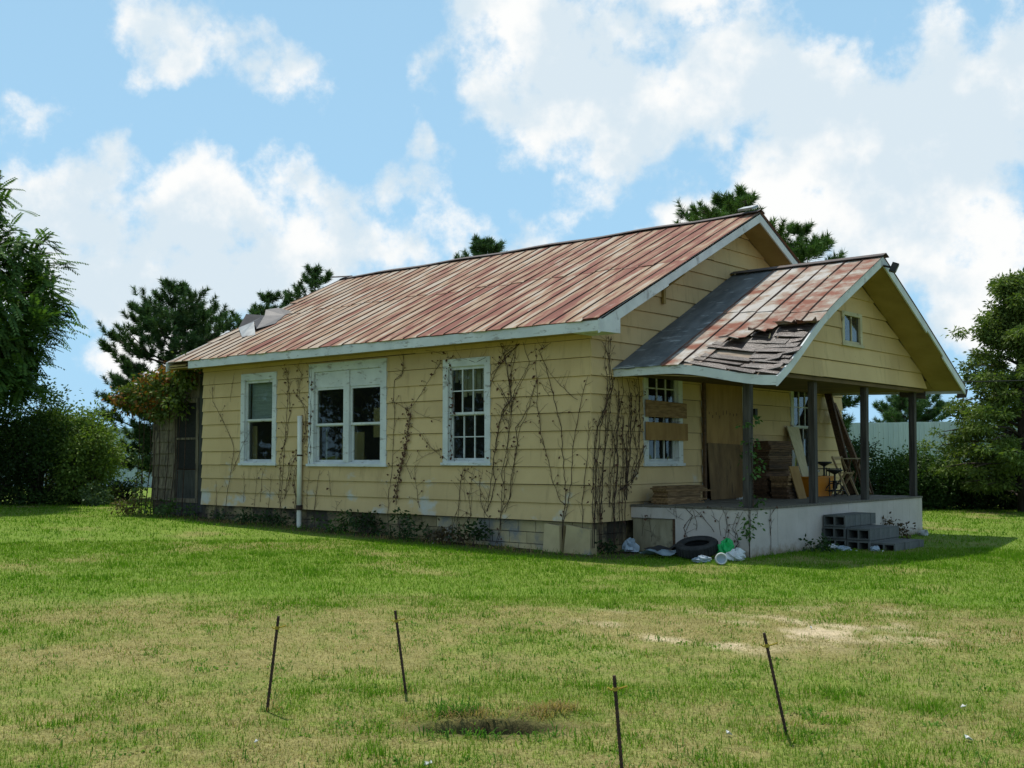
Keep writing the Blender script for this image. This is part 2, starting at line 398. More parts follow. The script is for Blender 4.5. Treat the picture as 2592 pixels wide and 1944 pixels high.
M['cream'] = pm('aged_cream_trim', (.40, .35, .22), (.50, .45, .30), ns=4, c3=(.20, .16, .10), t3=(.58, .68), s3=5)
M['galv'] = pm('galvanised_plate', (.20, .22, .23), (.34, .36, .37), ns=5, rough=.5, metal=.3)
def glass_mat():
    m, nt, out = newmat('old_window_glass')
    tr = nt.nodes.new('ShaderNodeBsdfTransparent'); tr.inputs[0].default_value = (.72, .76, .74, 1)
    gl = nt.nodes.new('ShaderNodeBsdfGlossy'); gl.inputs['Roughness'].default_value = .02; gl.inputs[0].default_value = (.9, .9, .9, 1)
    lwn = nt.nodes.new('ShaderNodeLayerWeight'); lwn.inputs['Blend'].default_value = .5
    lwo = mth(nt, 'ADD', mth(nt, 'MULTIPLY', mth(nt, 'POWER', lwn.outputs['Facing'], 4.0), .9), .030)
    v = mapping(nt, (1, 1, 1)); bp = nt.nodes.new('ShaderNodeBump'); bp.inputs['Strength'].default_value = .06; bp.inputs['Distance'].default_value = .02
    nt.links.new(noise(nt, v, 3, 2), bp.inputs['Height']); nt.links.new(bp.outputs[0], gl.inputs['Normal'])
    df = nt.nodes.new('ShaderNodeBsdfDiffuse'); df.inputs[0].default_value = (.10, .10, .09, 1)
    ms = nt.nodes.new('ShaderNodeMixShader'); nt.links.new(lwo, ms.inputs[0]); nt.links.new(tr.outputs[0], ms.inputs[1]); nt.links.new(gl.outputs[0], ms.inputs[2])
    m2 = nt.nodes.new('ShaderNodeMixShader'); m2.inputs[0].default_value = .035
    nt.links.new(ms.outputs[0], m2.inputs[1]); nt.links.new(df.outputs[0], m2.inputs[2])
    nt.links.new(m2.outputs[0], out.inputs['Surface']); return m
M['glass'] = glass_mat()
def tin_mat(name, red, tan, pale, k, sc=(2.6, .75, .75), jr=.16, rr=9):
    m, nt, out = newmat(name)
    t = nt.nodes.new('ShaderNodeTexCoord'); sx = nt.nodes.new('ShaderNodeSeparateXYZ'); nt.links.new(t.outputs['Object'], sx.inputs[0])
    v = mapping(nt, sc, rnd=rr)
    oi = nt.nodes.new('ShaderNodeObjectInfo')
    n1 = noise(nt, v, 1.5, 9, .62)
    # more red paint left towards the porch end, more bare tan towards the far end
    gx = mth(nt, 'MULTIPLY', mth(nt, 'ADD', sx.outputs['X'], 6.0), .009)
    f = mth(nt, 'ADD', mth(nt, 'ADD', n1, mth(nt, 'MULTIPLY', mth(nt, 'SUBTRACT', oi.outputs['Random'], .5), jr)), gx)
    c = ramp(nt, f, [(.40-k, pale), (.47-k, tan), (.53-k, mix3(tan, red, .5)), (.60-k, red), (.8-k, tuple(q*.72 for q in red))])
    n2 = ramp(nt, noise(nt, mapping(nt, (1.5, .6, .6), rnd=3), 2.6, 9, .66), [(.60, (0, 0, 0)), (.70, (1, 1, 1))])
    c = mixc(nt, mth(nt, 'MULTIPLY', n2, .75), c, pale)
    n3 = ramp(nt, noise(nt, mapping(nt, (8, 1.2, 1.2), rnd=5), 2.2, 6, .6), [(.58, (0, 0, 0)), (.75, (1, 1, 1))])
    c = mixc(nt, mth(nt, 'MULTIPLY', n3, .55), c, (.14, .075, .05))
    bsdf(nt, out, c, .78, noise(nt, mapping(nt, (3, 1, 1)), 4, 4), .35, .02, .0, .12)
    return m
def mix3(a, b, t): return tuple(a[i]*(1-t)+b[i]*t for i in range(3))
M['tin'] = tin_mat('rusty_painted_tin', (.178, .066, .048), (.285, .198, .128), (.335, .285, .232), 0.0, (3.6, .55, .55), .07)
M['ptin'] = tin_mat('rusty_porch_tin', (.19, .070, .045), (.29, .245, .20), (.38, .355, .33), -.085, (1.1, 1.5, 1.5), .06, 0)
M['rib'] = pm('rusted_rib', (.055, .03, .024), (.14, .075, .05), scale=(1, .5, .5), ns=4, jit=.4)
def leafmat(name, trans=.35, gloss=.06, mul=1.0):
    m, nt, out = newmat(name)
    a = nt.nodes.new('ShaderNodeAttribute'); a.attribute_name = 'Col'
    d = nt.nodes.new('ShaderNodeBsdfDiffuse'); t = nt.nodes.new('ShaderNodeBsdfTranslucent'); g = nt.nodes.new('ShaderNodeBsdfGlossy')
    g.inputs['Roughness'].default_value = .6; g.inputs[0].default_value = (.8, .85, .8, 1)
    nt.links.new(a.outputs['Color'], d.inputs[0])
    tcx = mixc(nt, 1.0, a.outputs['Color'], (1.0, 1.15, .5), 'MULTIPLY'); nt.links.new(tcx, t.inputs[0])
    m1 = nt.nodes.new('ShaderNodeMixShader'); m1.inputs[0].default_value = trans
    nt.links.new(d.outputs[0], m1.inputs[1]); nt.links.new(t.outputs[0], m1.inputs[2])
    m2 = nt.nodes.new('ShaderNodeMixShader'); m2.inputs[0].default_value = gloss
    nt.links.new(m1.outputs[0], m2.inputs[1]); nt.links.new(g.outputs[0], m2.inputs[2])
    nt.links.new(m2.outputs[0], out.inputs['Surface']); return m
M['leaf'] = leafmat('leaf', .35, .02)
M['needle'] = leafmat('pine_needle', .2, .02)
M['grass'] = leafmat('grass_blade', .42, .0)
def ground_mat():
    m, nt, out = newmat('lawn_soil')
    a = nt.nodes.new('ShaderNodeAttribute'); a.attribute_name = 'Col'
    v = mapping(nt, (1, 1, 1))
    n1 = noise(nt, v, 26, 6, .7); n2 = noise(nt, v, 5, 6, .65)
    k = ramp(nt, n1, [(.3, (.62, .62, .62)), (.7, (1.35, 1.35, 1.35))])
    k2 = ramp(nt, n2, [(.3, (.80, .82, .78)), (.7, (1.2, 1.18, 1.2))])
    c = mixc(nt, 1.0, a.outputs['Color'], k, 'MULTIPLY'); c = mixc(nt, 1.0, c, k2, 'MULTIPLY')
    bsdf(nt, out, c, .95, n1, .7, .03, 0, .1); return m
M['ground'] = ground_mat()

# ------------------------------------------------------------------ ground
def _h(ix, iy, s):
    n = (ix.astype(np.int64)*374761393 + iy.astype(np.int64)*668265263 + s*974711) & 0xffffffff
    n = ((n ^ (n >> 13))*1274126177) & 0xffffffff
    return ((n ^ (n >> 16)) & 0xffff)/65535.0
def vn(x, y, s=0):
    ix = np.floor(x); iy = np.floor(y); fx = x-ix; fy = y-iy
    fx = fx*fx*(3-2*fx); fy = fy*fy*(3-2*fy)
    ix = ix.astype(np.int64); iy = iy.astype(np.int64)
    a = _h(ix, iy, s); b = _h(ix+1, iy, s); c = _h(ix, iy+1, s); d = _h(ix+1, iy+1, s)
    return (a*(1-fx)+b*fx)*(1-fy)+(c*(1-fx)+d*fx)*fy
def fbm(x, y, s=0, o=4):
    r = 0; am = .5; t = 0
    for i in range(o):
        r = r+am*vn(x*2**i+17.3*i, y*2**i+5.1*i, s+i); t += am; am *= .55
    return r/t
def sst(x, a, b):
    t = np.clip((x-a)/(b-a), 0, 1); return t*t*(3-2*t)
FX, FY = math.sin(YAW), math.cos(YAW)
def depth_side(x, y):
    dx = x-CAM.x; dy = y-CAM.y
    return dx*FX+dy*FY, dx*FY-dy*FX
HOLE = (6.60, -9.86)
def gz(x, y):
    z = .20*sst(-x, 0, 12.0)
    z = z+.035*(fbm(x*.35, y*.35, 3, 3)-.5)*sst(np.hypot(x-CAM.x, y-CAM.y), 2, 8)
    z = z+.02*(fbm(x*2.2, y*2.2, 9, 3)-.5)
    dx = x-HOLE[0]; dy = y-HOLE[1]
    a = dx*FY-dy*FX; b = dx*FX+dy*FY     # a: across the view, b: away
    w = (a/.36)**2+(b/.17)**2+.9*(fbm(x*6, y*6, 21, 3)-.5)
    z = z-.27*(1-sst(w, .6, 1.15))
    rim = np.exp(-((b-.30)/.10)**2-((a-.30)/.40)**2)
    return z+.05*rim*fbm(x*7, y*7, 5, 2)
def lawn(x, y):
    """real ground cover: 0..1 dryness and 0..1 bareness at a place"""
    d, s = depth_side(x, y)
    d = d+(fbm(x*.5, y*.5, 40, 3)-.5)*3.0
    band = sst(d, 6.6, 9.4)*(1-sst(d, 11.0, 14.0))          # mown dry band before the house
    n = fbm(x*.8, y*.8, 7, 5)
    n2 = fbm(x*.45, y*.45, 31, 3); n3 = fbm(x*6.5, y*6.5, 63, 3)
    near = 1-sst(d, 6.5, 9.5)
    far = sst(d, 12.0, 14.5)
    dry = band*(.42+.56*sst(n*.6+n3*.4, .32, .68))+near*(1-band)*(.42+.50*sst(n*.5+n3*.5, .34, .66))+far*(1-band)*(.08+.5*sst(n, .55, .75)+.15*n2)
    dry = np.clip(dry+.30*np.exp(-((d-10.2)/1.5)**2)*sst(s, .6, 2.5)*(.4+.8*n3), 0, 1)
    # sandy bare patches along the worn track on the right
    tr = np.exp(-((d-10.6+.10*s)/1.0)**2)*sst(s, .3, 1.4)*(1-.55*sst(s, 3.2, 4.2))
    bare = np.clip(tr*sst(fbm(x*2.3+3, y*2.3, 77, 5), .49, .64)*(.55+.45*n3), 0, 1)
    dx = x-HOLE[0]; dy = y-HOLE[1]
    a = dx*FY-dy*FX; b = dx*FX+dy*FY
    hb = np.exp(-(a/.42)**2-(b/.20)**2)
    # strip of litter and bare soil along the foot of the walls
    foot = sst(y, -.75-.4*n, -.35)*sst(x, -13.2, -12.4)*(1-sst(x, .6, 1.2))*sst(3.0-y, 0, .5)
    return dry, bare, np.clip(hb*1.6, 0, 1), foot
G1, G2 = np.array((.078, .155, .012)), np.array((.130, .212, .021))
D1, D2 = np.array((.185, .165, .060)), np.array((.265, .225, .092))
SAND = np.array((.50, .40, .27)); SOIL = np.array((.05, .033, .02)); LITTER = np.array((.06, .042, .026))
def ground_col(x, y):
    dry, bare, hb, foot = lawn(x, y)
    n = fbm(x*3.1, y*3.1, 55, 3)[:, None]
    g = G1*(1-n)+G2*n; dd = D1*(1-n)+D2*n
    c = g*(1-dry[:, None])+dd*dry[:, None]
    c = c*(1-bare[:, None])+SAND*bare[:, None]
    c = c*(1-hb[:, None])+SOIL*hb[:, None]
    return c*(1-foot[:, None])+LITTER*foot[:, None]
na = 400
rr = np.concatenate([[0.0], np.geomspace(2.0, 5.5, 50), np.linspace(5.55, 7.6, 80), np.geomspace(7.7, 420.0, 220), [3500.0]])
nr = len(rr)
th = np.linspace(0, 2*math.pi, na, endpoint=False)
# finer angular steps in the half the photograph looks at
th = th-.62*np.sin(th)
Rg, Tg = np.meshgrid(rr, th, indexing='ij')
head = math.atan2(FY, FX)
gx = (CAM.x+Rg*np.cos(Tg+head)).ravel(); gy = (CAM.y+Rg*np.sin(Tg+head)).ravel()
gzz = gz(gx, gy)
i, j = np.meshgrid(np.arange(nr-1), np.arange(na), indexing='ij')
j2 = (j+1) % na
Fg = np.stack([i*na+j, (i+1)*na+j, (i+1)*na+j2, i*na+j2], -1).reshape(-1, 4)
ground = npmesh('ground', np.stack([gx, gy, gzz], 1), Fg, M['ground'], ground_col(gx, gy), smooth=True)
tag(ground, 'mown lawn ground with dry bands and sandy bare patches', 'ground', kind='structure')

def gza(x, y): return float(gz(np.array([x]), np.array([y]))[0])

# ------------------------------------------------------------------ house
R0, ZB = 0.305, 0.51
LEN, WID, MID = 11.2, 9.6, 4.8
house = empty('house', (0, 0, 0), 0, 'abandoned yellow single-storey house with rusty tin roof and front porch', 'house')
def sub(mb, name, mat, parent, label=None, smooth=False):
    o = mb.build(name, mat, parent, smooth)
    if label: o['label'] = label
    return o
mapL = lambda u, o, z: (u, -o, z)            # long wall: u = X, out = -Y
mapF = lambda u, o, z: (o, u, z)             # front wall: u = Y, out = +X
mapP = lambda u, o, z: (2.42+o, u, z)        # porch gable
def fbox(mb, mp, u0, u1, o0, o1, z0, z1):
    p = [mp(u0, o0, z0), mp(u1, o0, z0), mp(u1, o1, z0), mp(u0, o1, z0), mp(u0, o0, z1), mp(u1, o0, z1), mp(u1, o1, z1), mp(u0, o1, z1)]
    return mb.hexa(p)
def wall_mesh(mp, U0, U1, Z0, Z1, holes, t=.12):
    mb = MB(); xs = sorted({U0, U1, *[h[0] for h in holes], *[h[1] for h in holes]})
    for a, b in zip(xs[:-1], xs[1:]):
        hs = [h for h in holes if h[0] <= a and h[1] >= b]
        if hs:
            h = hs[0]; fbox(mb, mp, a, b, -t, 0, Z0, h[2]); fbox(mb, mp, a, b, -t, 0, h[3], Z1)
        else: fbox(mb, mp, a, b, -t, 0, Z0, Z1)
    return mb
def boards(parent, mp, U0, U1, zlist, holes, clipf=None, out=.0, seams=None, name='siding_board', mat='siding', drop=None):
    """lapped boards, one object per board; holes = (u0,u1,z0,z1); clipf(z)->(u0,u1) limits"""
    for k, (z0, z1) in enumerate(zlist):
        cuts = [U0, U1]
        L = 4.85; s = U1-(k*1.87 % L)
        while s > U0+.5:
            if s < U1-.4: cuts.append(s)
            s -= L
        cuts = sorted(cuts)
        for a, b in zip(cuts[:-1], cuts[1:]):
            segs = [(a+.001, b-.001, z0, z1)]
            for h in holes:
                ns = []
                for (p, q, c, d) in segs:
                    if h[0] < q and h[1] > p and h[2] < d and h[3] > c:
                        if p < h[0]: ns.append((p, h[0], c, d))
                        if q > h[1]: ns.append((h[1], q, c, d))
                        m0, m1 = max(p, h[0]), min(q, h[1])
                        if c < h[2]: ns.append((m0, m1, c, h[2]))
                        if d > h[3]: ns.append((m0, m1, h[3], d))
                    else: ns.append((p, q, c, d))
                segs = ns
            segs = [t for t in segs if t[1]-t[0] >= .012 and t[3]-t[2] >= .012]
            groups = []
            for sgm in sorted(segs):
                for g in groups:
                    if any(abs(sgm[0]-t[1]) < 1e-6 or abs(sgm[1]-t[0]) < 1e-6 for t in g): g.append(sgm); break
                else: groups.append([sgm])
            jig = random.uniform(-.005, .004); til = random.uniform(-.0022, .0022)
            for g in groups:
                mb = MB()
                for (p, q, c, d) in g:
                    if q-p < .012 or d-c < .012: continue
                    tk = lambda z: out+.040-.030*(z-z0)/R0
                    pa0, pb0, pa1, pb1 = p, q, p, q
                    if clipf:
                        l0, r0 = clipf(c); l1, r1 = clipf(d)
                        pa0, pb0 = max(p, l0), min(q, r0); pa1, pb1 = max(p, l1), min(q, r1)
                        if pb0-pa0 < .02: continue
                        if pb1 < pa1: pa1 = pb1 = max(min((pa1+pb1)/2, pb0), pa0)
                    jz = jig
                    cc = c+.006+jz if abs(c-z0) < 1e-6 else c; c1_ = cc+(til*(q-p) if abs(c-z0) < 1e-6 else 0)
                    mb.hexa([mp(pa0, out, cc), mp(pb0, out, c1_), mp(pb0, tk(c), c1_), mp(pa0, tk(c), cc), mp(pa1, out, d), mp(pb1, out, d), mp(pb1, tk(d), d), mp(pa1, tk(d), d)])
                if mb.v: mb.build(name, M[mat], parent)
W1 = (-9.70, -8.42, 1.42, 3.44); W2 = (-7.33, -4.95, 1.41, 3.53); W3 = (-3.41, -2.23, 1.445, 3.40)
W4 = (1.48, 2.74, 1.43, 3.42); W5 = (7.03, 8.25, 1.25, 3.26); DOOR = (3.46, 4.99, .80, 3.24)
ins = lambda h, d=.11: (h[0]+d, h[1]-d, h[2]+d*.6, h[3]-d)
# walls
wl_ = sub(wall_mesh(mapL, -LEN, 0, ZB, 3.74, [ins(W1), ins(W2), ins(W3)]), 'wall', M['backing'], house, 'long side wall clad in yellow lapped boards')
zc = [(ZB+k*R0, ZB+(k+1)*R0) for k in range(10)]+[(ZB+10*R0, 3.72)]
boards(wl_, mapL, -LEN, 0.0, zc, [W1, W2, W3])
wf_ = sub(wall_mesh(mapF, .121, WID, ZB, 3.74, [ins(W4), ins(W5), DOOR]), 'wall', M['backing'], house, 'gabled front wall clad in yellow lapped boards')
gab = MB(); gab.hexa([(-.12, .0, 3.741), (-.12, WID, 3.741), (0, WID, 3.741), (0, 0, 3.741), (-.12, MID-.05, 6.14), (-.12, MID+.05, 6.14), (0, MID+.05, 6.14), (0, MID-.05, 6.14)])
gab.build('gable_backing', M['backing'], wf_)
SL = .487
under = lambda z: max((z-3.935)/SL, 0.0)
zf = [(ZB+k*R0, ZB+(k+1)*R0) for k in range(19)]
boards(wf_, mapF, -.033, WID, zf, [W4, W5, (DOOR[0]+.06, DOOR[1]-.06, .7, DOOR[3])], clipf=lambda z: (-.033+under(z), WID-under(z)))
# other walls, floor and ceiling of the shell
wb = MB(); wb.box(-LEN, -.121, WID-.12, WID, ZB, 3.74); sub(wb, 'wall', M['siding'], house, 'plain rear side wall')
wr = MB(); wr.box(-LEN, -LEN+.12, .001, WID-.121, ZB, 3.74)
wr.hexa([(-LEN, 0, 3.741), (-LEN, WID, 3.741), (-LEN+.12, WID, 3.741), (-LEN+.12, 0, 3.741), (-LEN, MID-.05, 6.14), (-LEN, MID+.05, 6.14), (-LEN+.12, MID+.05, 6.14), (-LEN+.12, MID-.05, 6.14)])
sub(wr, 'wall', M['siding'], house, 'end wall away from the porch')
fi = MB(); fi.box(-LEN+.13, -.13, .13, WID-.13, .66, .78); fi.build('interior_floor', M['interior'], house)
ci = MB(); ci.box(-LEN+.13, -.13, .13, WID-.13, 3.66, 3.73); ci.build('interior_ceiling', M['interior'], house)
pi_ = MB(); pi_.box(-LEN+.13, -.13, 3.4, 3.5, .785, 3.655); pi_.build('interior_partition', M['interior'], house)
# corner strip at the front left edge (worn, pale)
# foundation
fd = MB(); fd.box(-LEN+.05, -.17, .17, WID-.06, -.15, ZB-.005); found = fd.build('foundation', M['block'], house)
def fblock(u0, u1, z0, z1, mp=mapL, o=-.06, mat='block'):
    mb = MB(); b = .006; fbox(mb, mp, u0+b, u1-b, o-.105, o+random.uniform(-.006, .006), z0+b, z1-b)
    mb.build('block', M[mat], found)
u = -LEN+.05
row = 0
for z0, z1 in ((-.10, .10), (.10, .30), (.30, .50)):
    u = -.06-(.2 if row % 2 else 0.0)
    if row % 2: fblock(-.26, -.06, z0, z1)
    while u > -LEN+.3:
        fblock(u-.40, u, z0, z1, mat='blockcream' if u > -3.4 else 'block'); u -= .40
    v = .12
    while v < 1.06:
        fblock(v, min(v+.40, 1.06), z0, z1, mapF, -.06); v += .40
    row += 1
# big cracked pier at the corner
pier = MB()
pier.add([(-.98, -.10, -.1), (-.58, -.13, -.1), (-.60, -.12, .44), (-.96, -.07, .47), (-.98, .10, -.1), (-.58, .10, -.1), (-.60, .10, .44), (-.96, .10, .47)], [(3, 2, 1, 0)[::-1], (4, 5, 6, 7)[::-1], (0, 1, 5, 4)[::-1], (1, 2, 6, 5)[::-1], (2, 3, 7, 6)[::-1], (3, 0, 4, 7)[::-1]])
pier.build('corner_pier', M['blockcream'], house)
pier = MB(); pier.add([(-.53, -.11, -.1), (.02, -.10, -.1), (.01, -.06, .40), (-.46, -.10, .46), (-.53, .10, -.1), (.02, .10, -.1), (.01, .10, .40), (-.46, .10, .46)], [(0, 1, 2, 3), (7, 6, 5, 4), (4, 5, 1, 0), (5, 6, 2, 1), (6, 7, 3, 2), (7, 4, 0, 3)])
pier.build('corner_pier', M['blockcream'], house)

# windows -----------------------------------------------------------------
def frame_boxes(mb, mp, u0, u1, z0, z1, w, o0, o1, wt_=None, wb_=None):
    wt_ = wt_ or w; wb_ = wb_ or w
    fbox(mb, mp, u0, u0+w, o0, o1, z0, z1); fbox(mb, mp, u1-w, u1, o0, o1, z0, z1)
    fbox(mb, mp, u0+w, u1-w, o0, o1, z1-wt_, z1); fbox(mb, mp, u0+w, u1-w, o0, o1, z0, z0+wb_)
def one_sash(win, mp, u0, u1, z0, z1, o, nx=1, nz=1, broken=(), th=.035, mat='sash', pane=True):
    mb = MB(); frame_boxes(mb, mp, u0, u1, z0, z1, .045, o-th, o)
    mb.build('sash', M[mat], win)
    a0, a1, b0, b1 = u0+.045, u1-.045, z0+.045, z1-.045
    for i in range(1, nx):
        c = a0+(a1-a0)*i/nx; q = MB(); fbox(q, mp, c-.011, c+.011, o-th+.006, o-.004, b0, b1); q.build('muntin', M[mat], win)
    for j in range(1, nz):
        c = b0+(b1-b0)*j/nz
        for i in range(nx):
            p0 = a0+(a1-a0)*i/nx+(.0115 if i else 0); p1 = a0+(a1-a0)*(i+1)/nx-(.0115 if i < nx-1 else 0)
            q = MB(); fbox(q, mp, p0, p1, o-th+.006, o-.006, c-.010, c+.010); q.build('muntin', M[mat], win)
    if pane:
        for i in range(nx):
            for j in range(nz):
                if (i, j) in broken: continue
                p0 = a0+(a1-a0)*i/nx+(.0115 if i else 0); p1 = a0+(a1-a0)*(i+1)/nx-(.0115 if i < nx-1 else 0)
                c0 = b0+(b1-b0)*j/nz+(.011 if j else 0); c1 = b0+(b1-b0)*(j+1)/nz-(.011 if j < nz-1 else 0)
                q = MB(); oo = o-th+.012; fbox(q, mp, p0, p1, oo-.003, oo, c0, c1); q.build('pane', M['glass'], win)
def window(mp, W, casing=.13, nx=1, nz=1, label=None, top=None, split=.5, mat='white', broken=()):
    u0, u1, z0, z1 = W
    mb = MB(); frame_boxes(mb, mp, u0, u1, z0+.05, z1, casing, .001, .045, top or casing*1.1, .02)
    # jamb lining going into the wall
    j0, j1, k0, k1 = u0+casing, u1-casing, z0+.07, z1-(top or casing*1.1)
    fbox(mb, mp, j0-.02, j0+.012, -.12, .0005, k0, k1); fbox(mb, mp, j1-.012, j1+.02, -.12, .0005, k0, k1)
    fbox(mb, mp, j0+.012, j1-.012, -.12, .0005, k1-.012, k1+.02)
    win = sub(mb, 'window', M[mat], house, label)
    s = MB(); fbox(s, mp, u0-.03, u1+.03, -.1, .075, z0, z0+.05); fbox(s, mp, u0+.02, u1-.02, -.1, .03, z0+.0505, z0+.085)
    s.build('sill', M[mat], win)
    return win, (j0+.013, j1-.013, z0+.086, k1-.013)
win, (a, b, c, d) = window(mapL, W1, .14, label='narrow window with a crumpled blind in the upper sash')
m_ = c+(d-c)*.5
one_sash(win, mapL, a, b, m_, d, .0); one_sash(win, mapL, a, b, c, m_+.03, -.045)
q = MB(); fbox(q, mapL, a+.02, b-.02, -.16, -.14, m_+.02, d); q.build('blind', M['blind'], win)
q = MB(); fbox(q, mapL, a-.05, a+.13, -.22, -.20, c-.1, m_-.1); q.build('inside_panel', M['inply'], win)
win, (a, b, c, d) = window(mapL, W2, .17, label='wide double window with blank white panels over the glass', top=.17)
mid = (a+b)/2
q = MB(); fbox(q, mapL, mid-.085, mid+.085, -.07, .04, c, d); q.build('mullion', M['white'], win)
for p0, p1 in ((a, mid-.086), (mid+.086, b)):
    q = MB(); fbox(q, mapL, p0, p1, -.04, .012, d-.32, d); q.build('header_panel', M['white'], win)
    dd = d-.322; mm = c+(dd-c)*.49
    one_sash(win, mapL, p0, p1, mm, dd, -.005, mat='white'); one_sash(win, mapL, p0, p1, c, mm+.03, -.05, mat='white')
q = MB(); fbox(q, mapL, mid+.25, b-.16, -.5, -.48, c+.5, d-.75); q.build('inside_panel', M['inply'], win)
q = MB(); fbox(q, mapL, b-.22, b-.02, -.3, -.28, c+.75, d-.33); q.build('curtain', M['inply'], win)
q = MB(); fbox(q, mapL, a+.16, mid-.15, -.6, -.58, c-.1, c+.62); q.build('inside_panel', M['inply'], win)
q = MB(); fbox(q, mapL, a+.14, a+.16, -.2, -.17, c, c+.7); q.build('inside_lath', M['white'], win)
win, (a, b, c, d) = window(mapL, W3, .13, label='small-paned window overgrown with dead vine')
m_ = c+(d-c)*.49
one_sash(win, mapL, a, b, m_, d, .0, 3, 2, broken=((0, 0),)); one_sash(win, mapL, a, b, c, m_+.03, -.045, 3, 2)
q = MB(); n = 12
for i in range(n):
    x0 = a+(b-a)*i/n; x1 = a+(b-a)*(i+1)/n; zz = m_+.36+.05*math.sin(i*1.9)+(.25 if i < 3 else 0)
    fbox(q, mapL, x0, x1, -.15-.02*math.sin(i*2.1), -.14-.02*math.sin(i*2.1), zz, d)
q.build('curtain', M['curtain'], win)
win, (a, b, c, d) = window(mapF, W4, .14, label='front window with two brown boards nailed across')
m_ = c+(d-c)*.5
one_sash(win, mapF, a, b, m_, d, .0, 3, 2); one_sash(win, mapF, a, b, c, m_+.03, -.045, 3, 2)
for (y0, y1, z0, z1, z2, z3, mt) in ((1.47, 2.79, 2.28, 2.60, 2.30, 2.57, 'lumber'), (1.47, 2.82, 1.87, 2.21, 1.89, 2.20, 'ply')):
    q = MB(); q.hexa([(.08, y0, z0+.02), (.08, y1, z2), (.10, y1, z2), (.10, y0, z0+.02), (.08, y0, z1), (.08, y1, z3), (.10, y1, z3), (.10, y0, z1)])
    q.build('nailed_board', M[mt], win)
win, (a, b, c, d) = window(mapF, W5, .13, label='tall porch window behind the second post', mat='sash')
m_ = c+(d-c)*.5
one_sash(win, mapF, a, b, m_, d, .0, 3, 2); one_sash(win, mapF, a, b, c, m_+.03, -.045, 3, 1)
# door opening with plywood
dr = MB(); frame_boxes(dr, mapF, DOOR[0]-.02, DOOR[1]+.02, DOOR[2]-.01, DOOR[3]+.1, .10, .0, .05, .11, .01)
dfr = sub(dr, 'door_frame', M['sash'], house, 'doorway boarded over with two sheets of plywood')
q = MB(); fbox(q, mapF, DOOR[0]+.08, DOOR[1]-.08, .052, .066, 1.80, 3.20); q.build('plywood_sheet', M['ply'], dfr)
q = MB(); q.hexa([(.12, 3.57, .785), (.12, 4.92, .785), (.135, 4.92, .785), (.135, 3.57, .785), (.068, 3.54, 1.86), (.068, 4.88, 1.83), (.083, 4.88, 1.83), (.083, 3.54, 1.86)])
q.build('plywood_sheet', M['ply2'], dfr)
q = MB(); q.box(.052, .10, 3.40, 3.47, .79, 3.18); q.build('dark_lath', M['darklumber'], dfr)
kn = random.Random(4)
for i in range(9):
    y = 3.62+.13*i; z = 2.38+kn.uniform(-.06, .06) if i % 2 else 2.40; q = MB(); fbox(q, mapF, y, y+.025, .0662, .068, z, z+kn.uniform(.04, .09)); q.build('knot', M['darklumber'], dfr)
# ------------------------------------------------------------------ main roof
OX, XR = .58, -11.93
EY = -.52
rz_ = lambda y: 6.40-SL*abs(y-MID)          # deck top
roof = MB()
for s in (-1, 1):
    ye = MID+s*(MID-EY)
    pts = [(XR, ye, rz_(ye)-.03), (OX, ye, rz_(ye)-.03), (OX, MID, 6.37), (XR, MID, 6.37)]
    top = [(x, y, z+.028) for x, y, z in pts]
    roof.hexa(pts+top) if s < 0 else roof.hexa([pts[3], pts[2], pts[1], pts[0], top[3], top[2], top[1], top[0]])
roof = sub(roof, 'roof', M['deck'], house, 'low gabled roof of rusty ribbed tin sheets')
# painted soffit boards under both gable overhangs and the eaves
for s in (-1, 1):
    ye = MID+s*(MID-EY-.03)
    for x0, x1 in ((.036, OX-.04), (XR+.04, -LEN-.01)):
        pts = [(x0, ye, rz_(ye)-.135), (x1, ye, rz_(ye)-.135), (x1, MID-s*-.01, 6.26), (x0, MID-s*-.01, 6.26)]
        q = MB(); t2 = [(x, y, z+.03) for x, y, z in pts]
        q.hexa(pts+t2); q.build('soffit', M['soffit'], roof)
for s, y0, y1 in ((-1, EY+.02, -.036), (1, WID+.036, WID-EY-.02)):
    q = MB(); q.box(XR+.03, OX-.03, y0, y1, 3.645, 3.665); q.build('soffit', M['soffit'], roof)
# fascia boards with butt joints
def fascia(segs, y, z0, z1, t=.028):
    for x0, x1, dz in segs:
        q = MB(); q.box(x0, x1, y-t, y, z0+dz, z1+dz); q.build('fascia_board', M['white'], roof)
fascia([(-11.02, -9.62, .0), (-9.617, -7.28, .004), (-7.277, -3.7, .0), (-3.697, OX-.032, -.004)], EY, 3.615, 3.785)
fascia([(XR, OX-.032, 0)], WID-EY+.028, 3.615, 3.785)
# rake boards
for X, sgn in ((OX, 1), (XR, -1)):
    for s in (-1, 1):
        ys = [MID+s*(MID-EY+.03)*f for f in (1, .62, 0)]
        for a, b, w in ((ys[0], ys[1], .22), (ys[1], ys[2], .19)):
            q = MB(); xx0, xx1 = (X-.03, X) if sgn > 0 else (X, X+.03)
            za, zb_ = rz_(a)+.0, rz_(b)+.0
            q.hexa([(xx0, a, za-w), (xx0, b, zb_-w), (xx1, b, zb_-w), (xx1, a, za-w), (xx0, a, za), (xx0, b, zb_), (xx1, b, zb_), (xx1, a, za)])
            q.build('rake_board', M['rakewhite'], roof)
# boxed eave return at the front corner
q = MB(); q.hexa([(OX-.028, EY-.026, 3.60), (OX-.028, .02, 3.61), (OX+.004, .02, 3.61), (OX+.004, EY-.026, 3.60), (OX-.028, EY-.026, 3.80), (OX-.028, .02, 3.86), (OX+.004, .02, 3.86), (OX+.004, EY-.026, 3.80)])
q.build('eave_return', M['rakewhite'], roof)
q = MB(); q.box(.036, OX-.03, EY+.001, -.0365, 3.602, 3.64); q.build('eave_return_base', M['white'], roof)
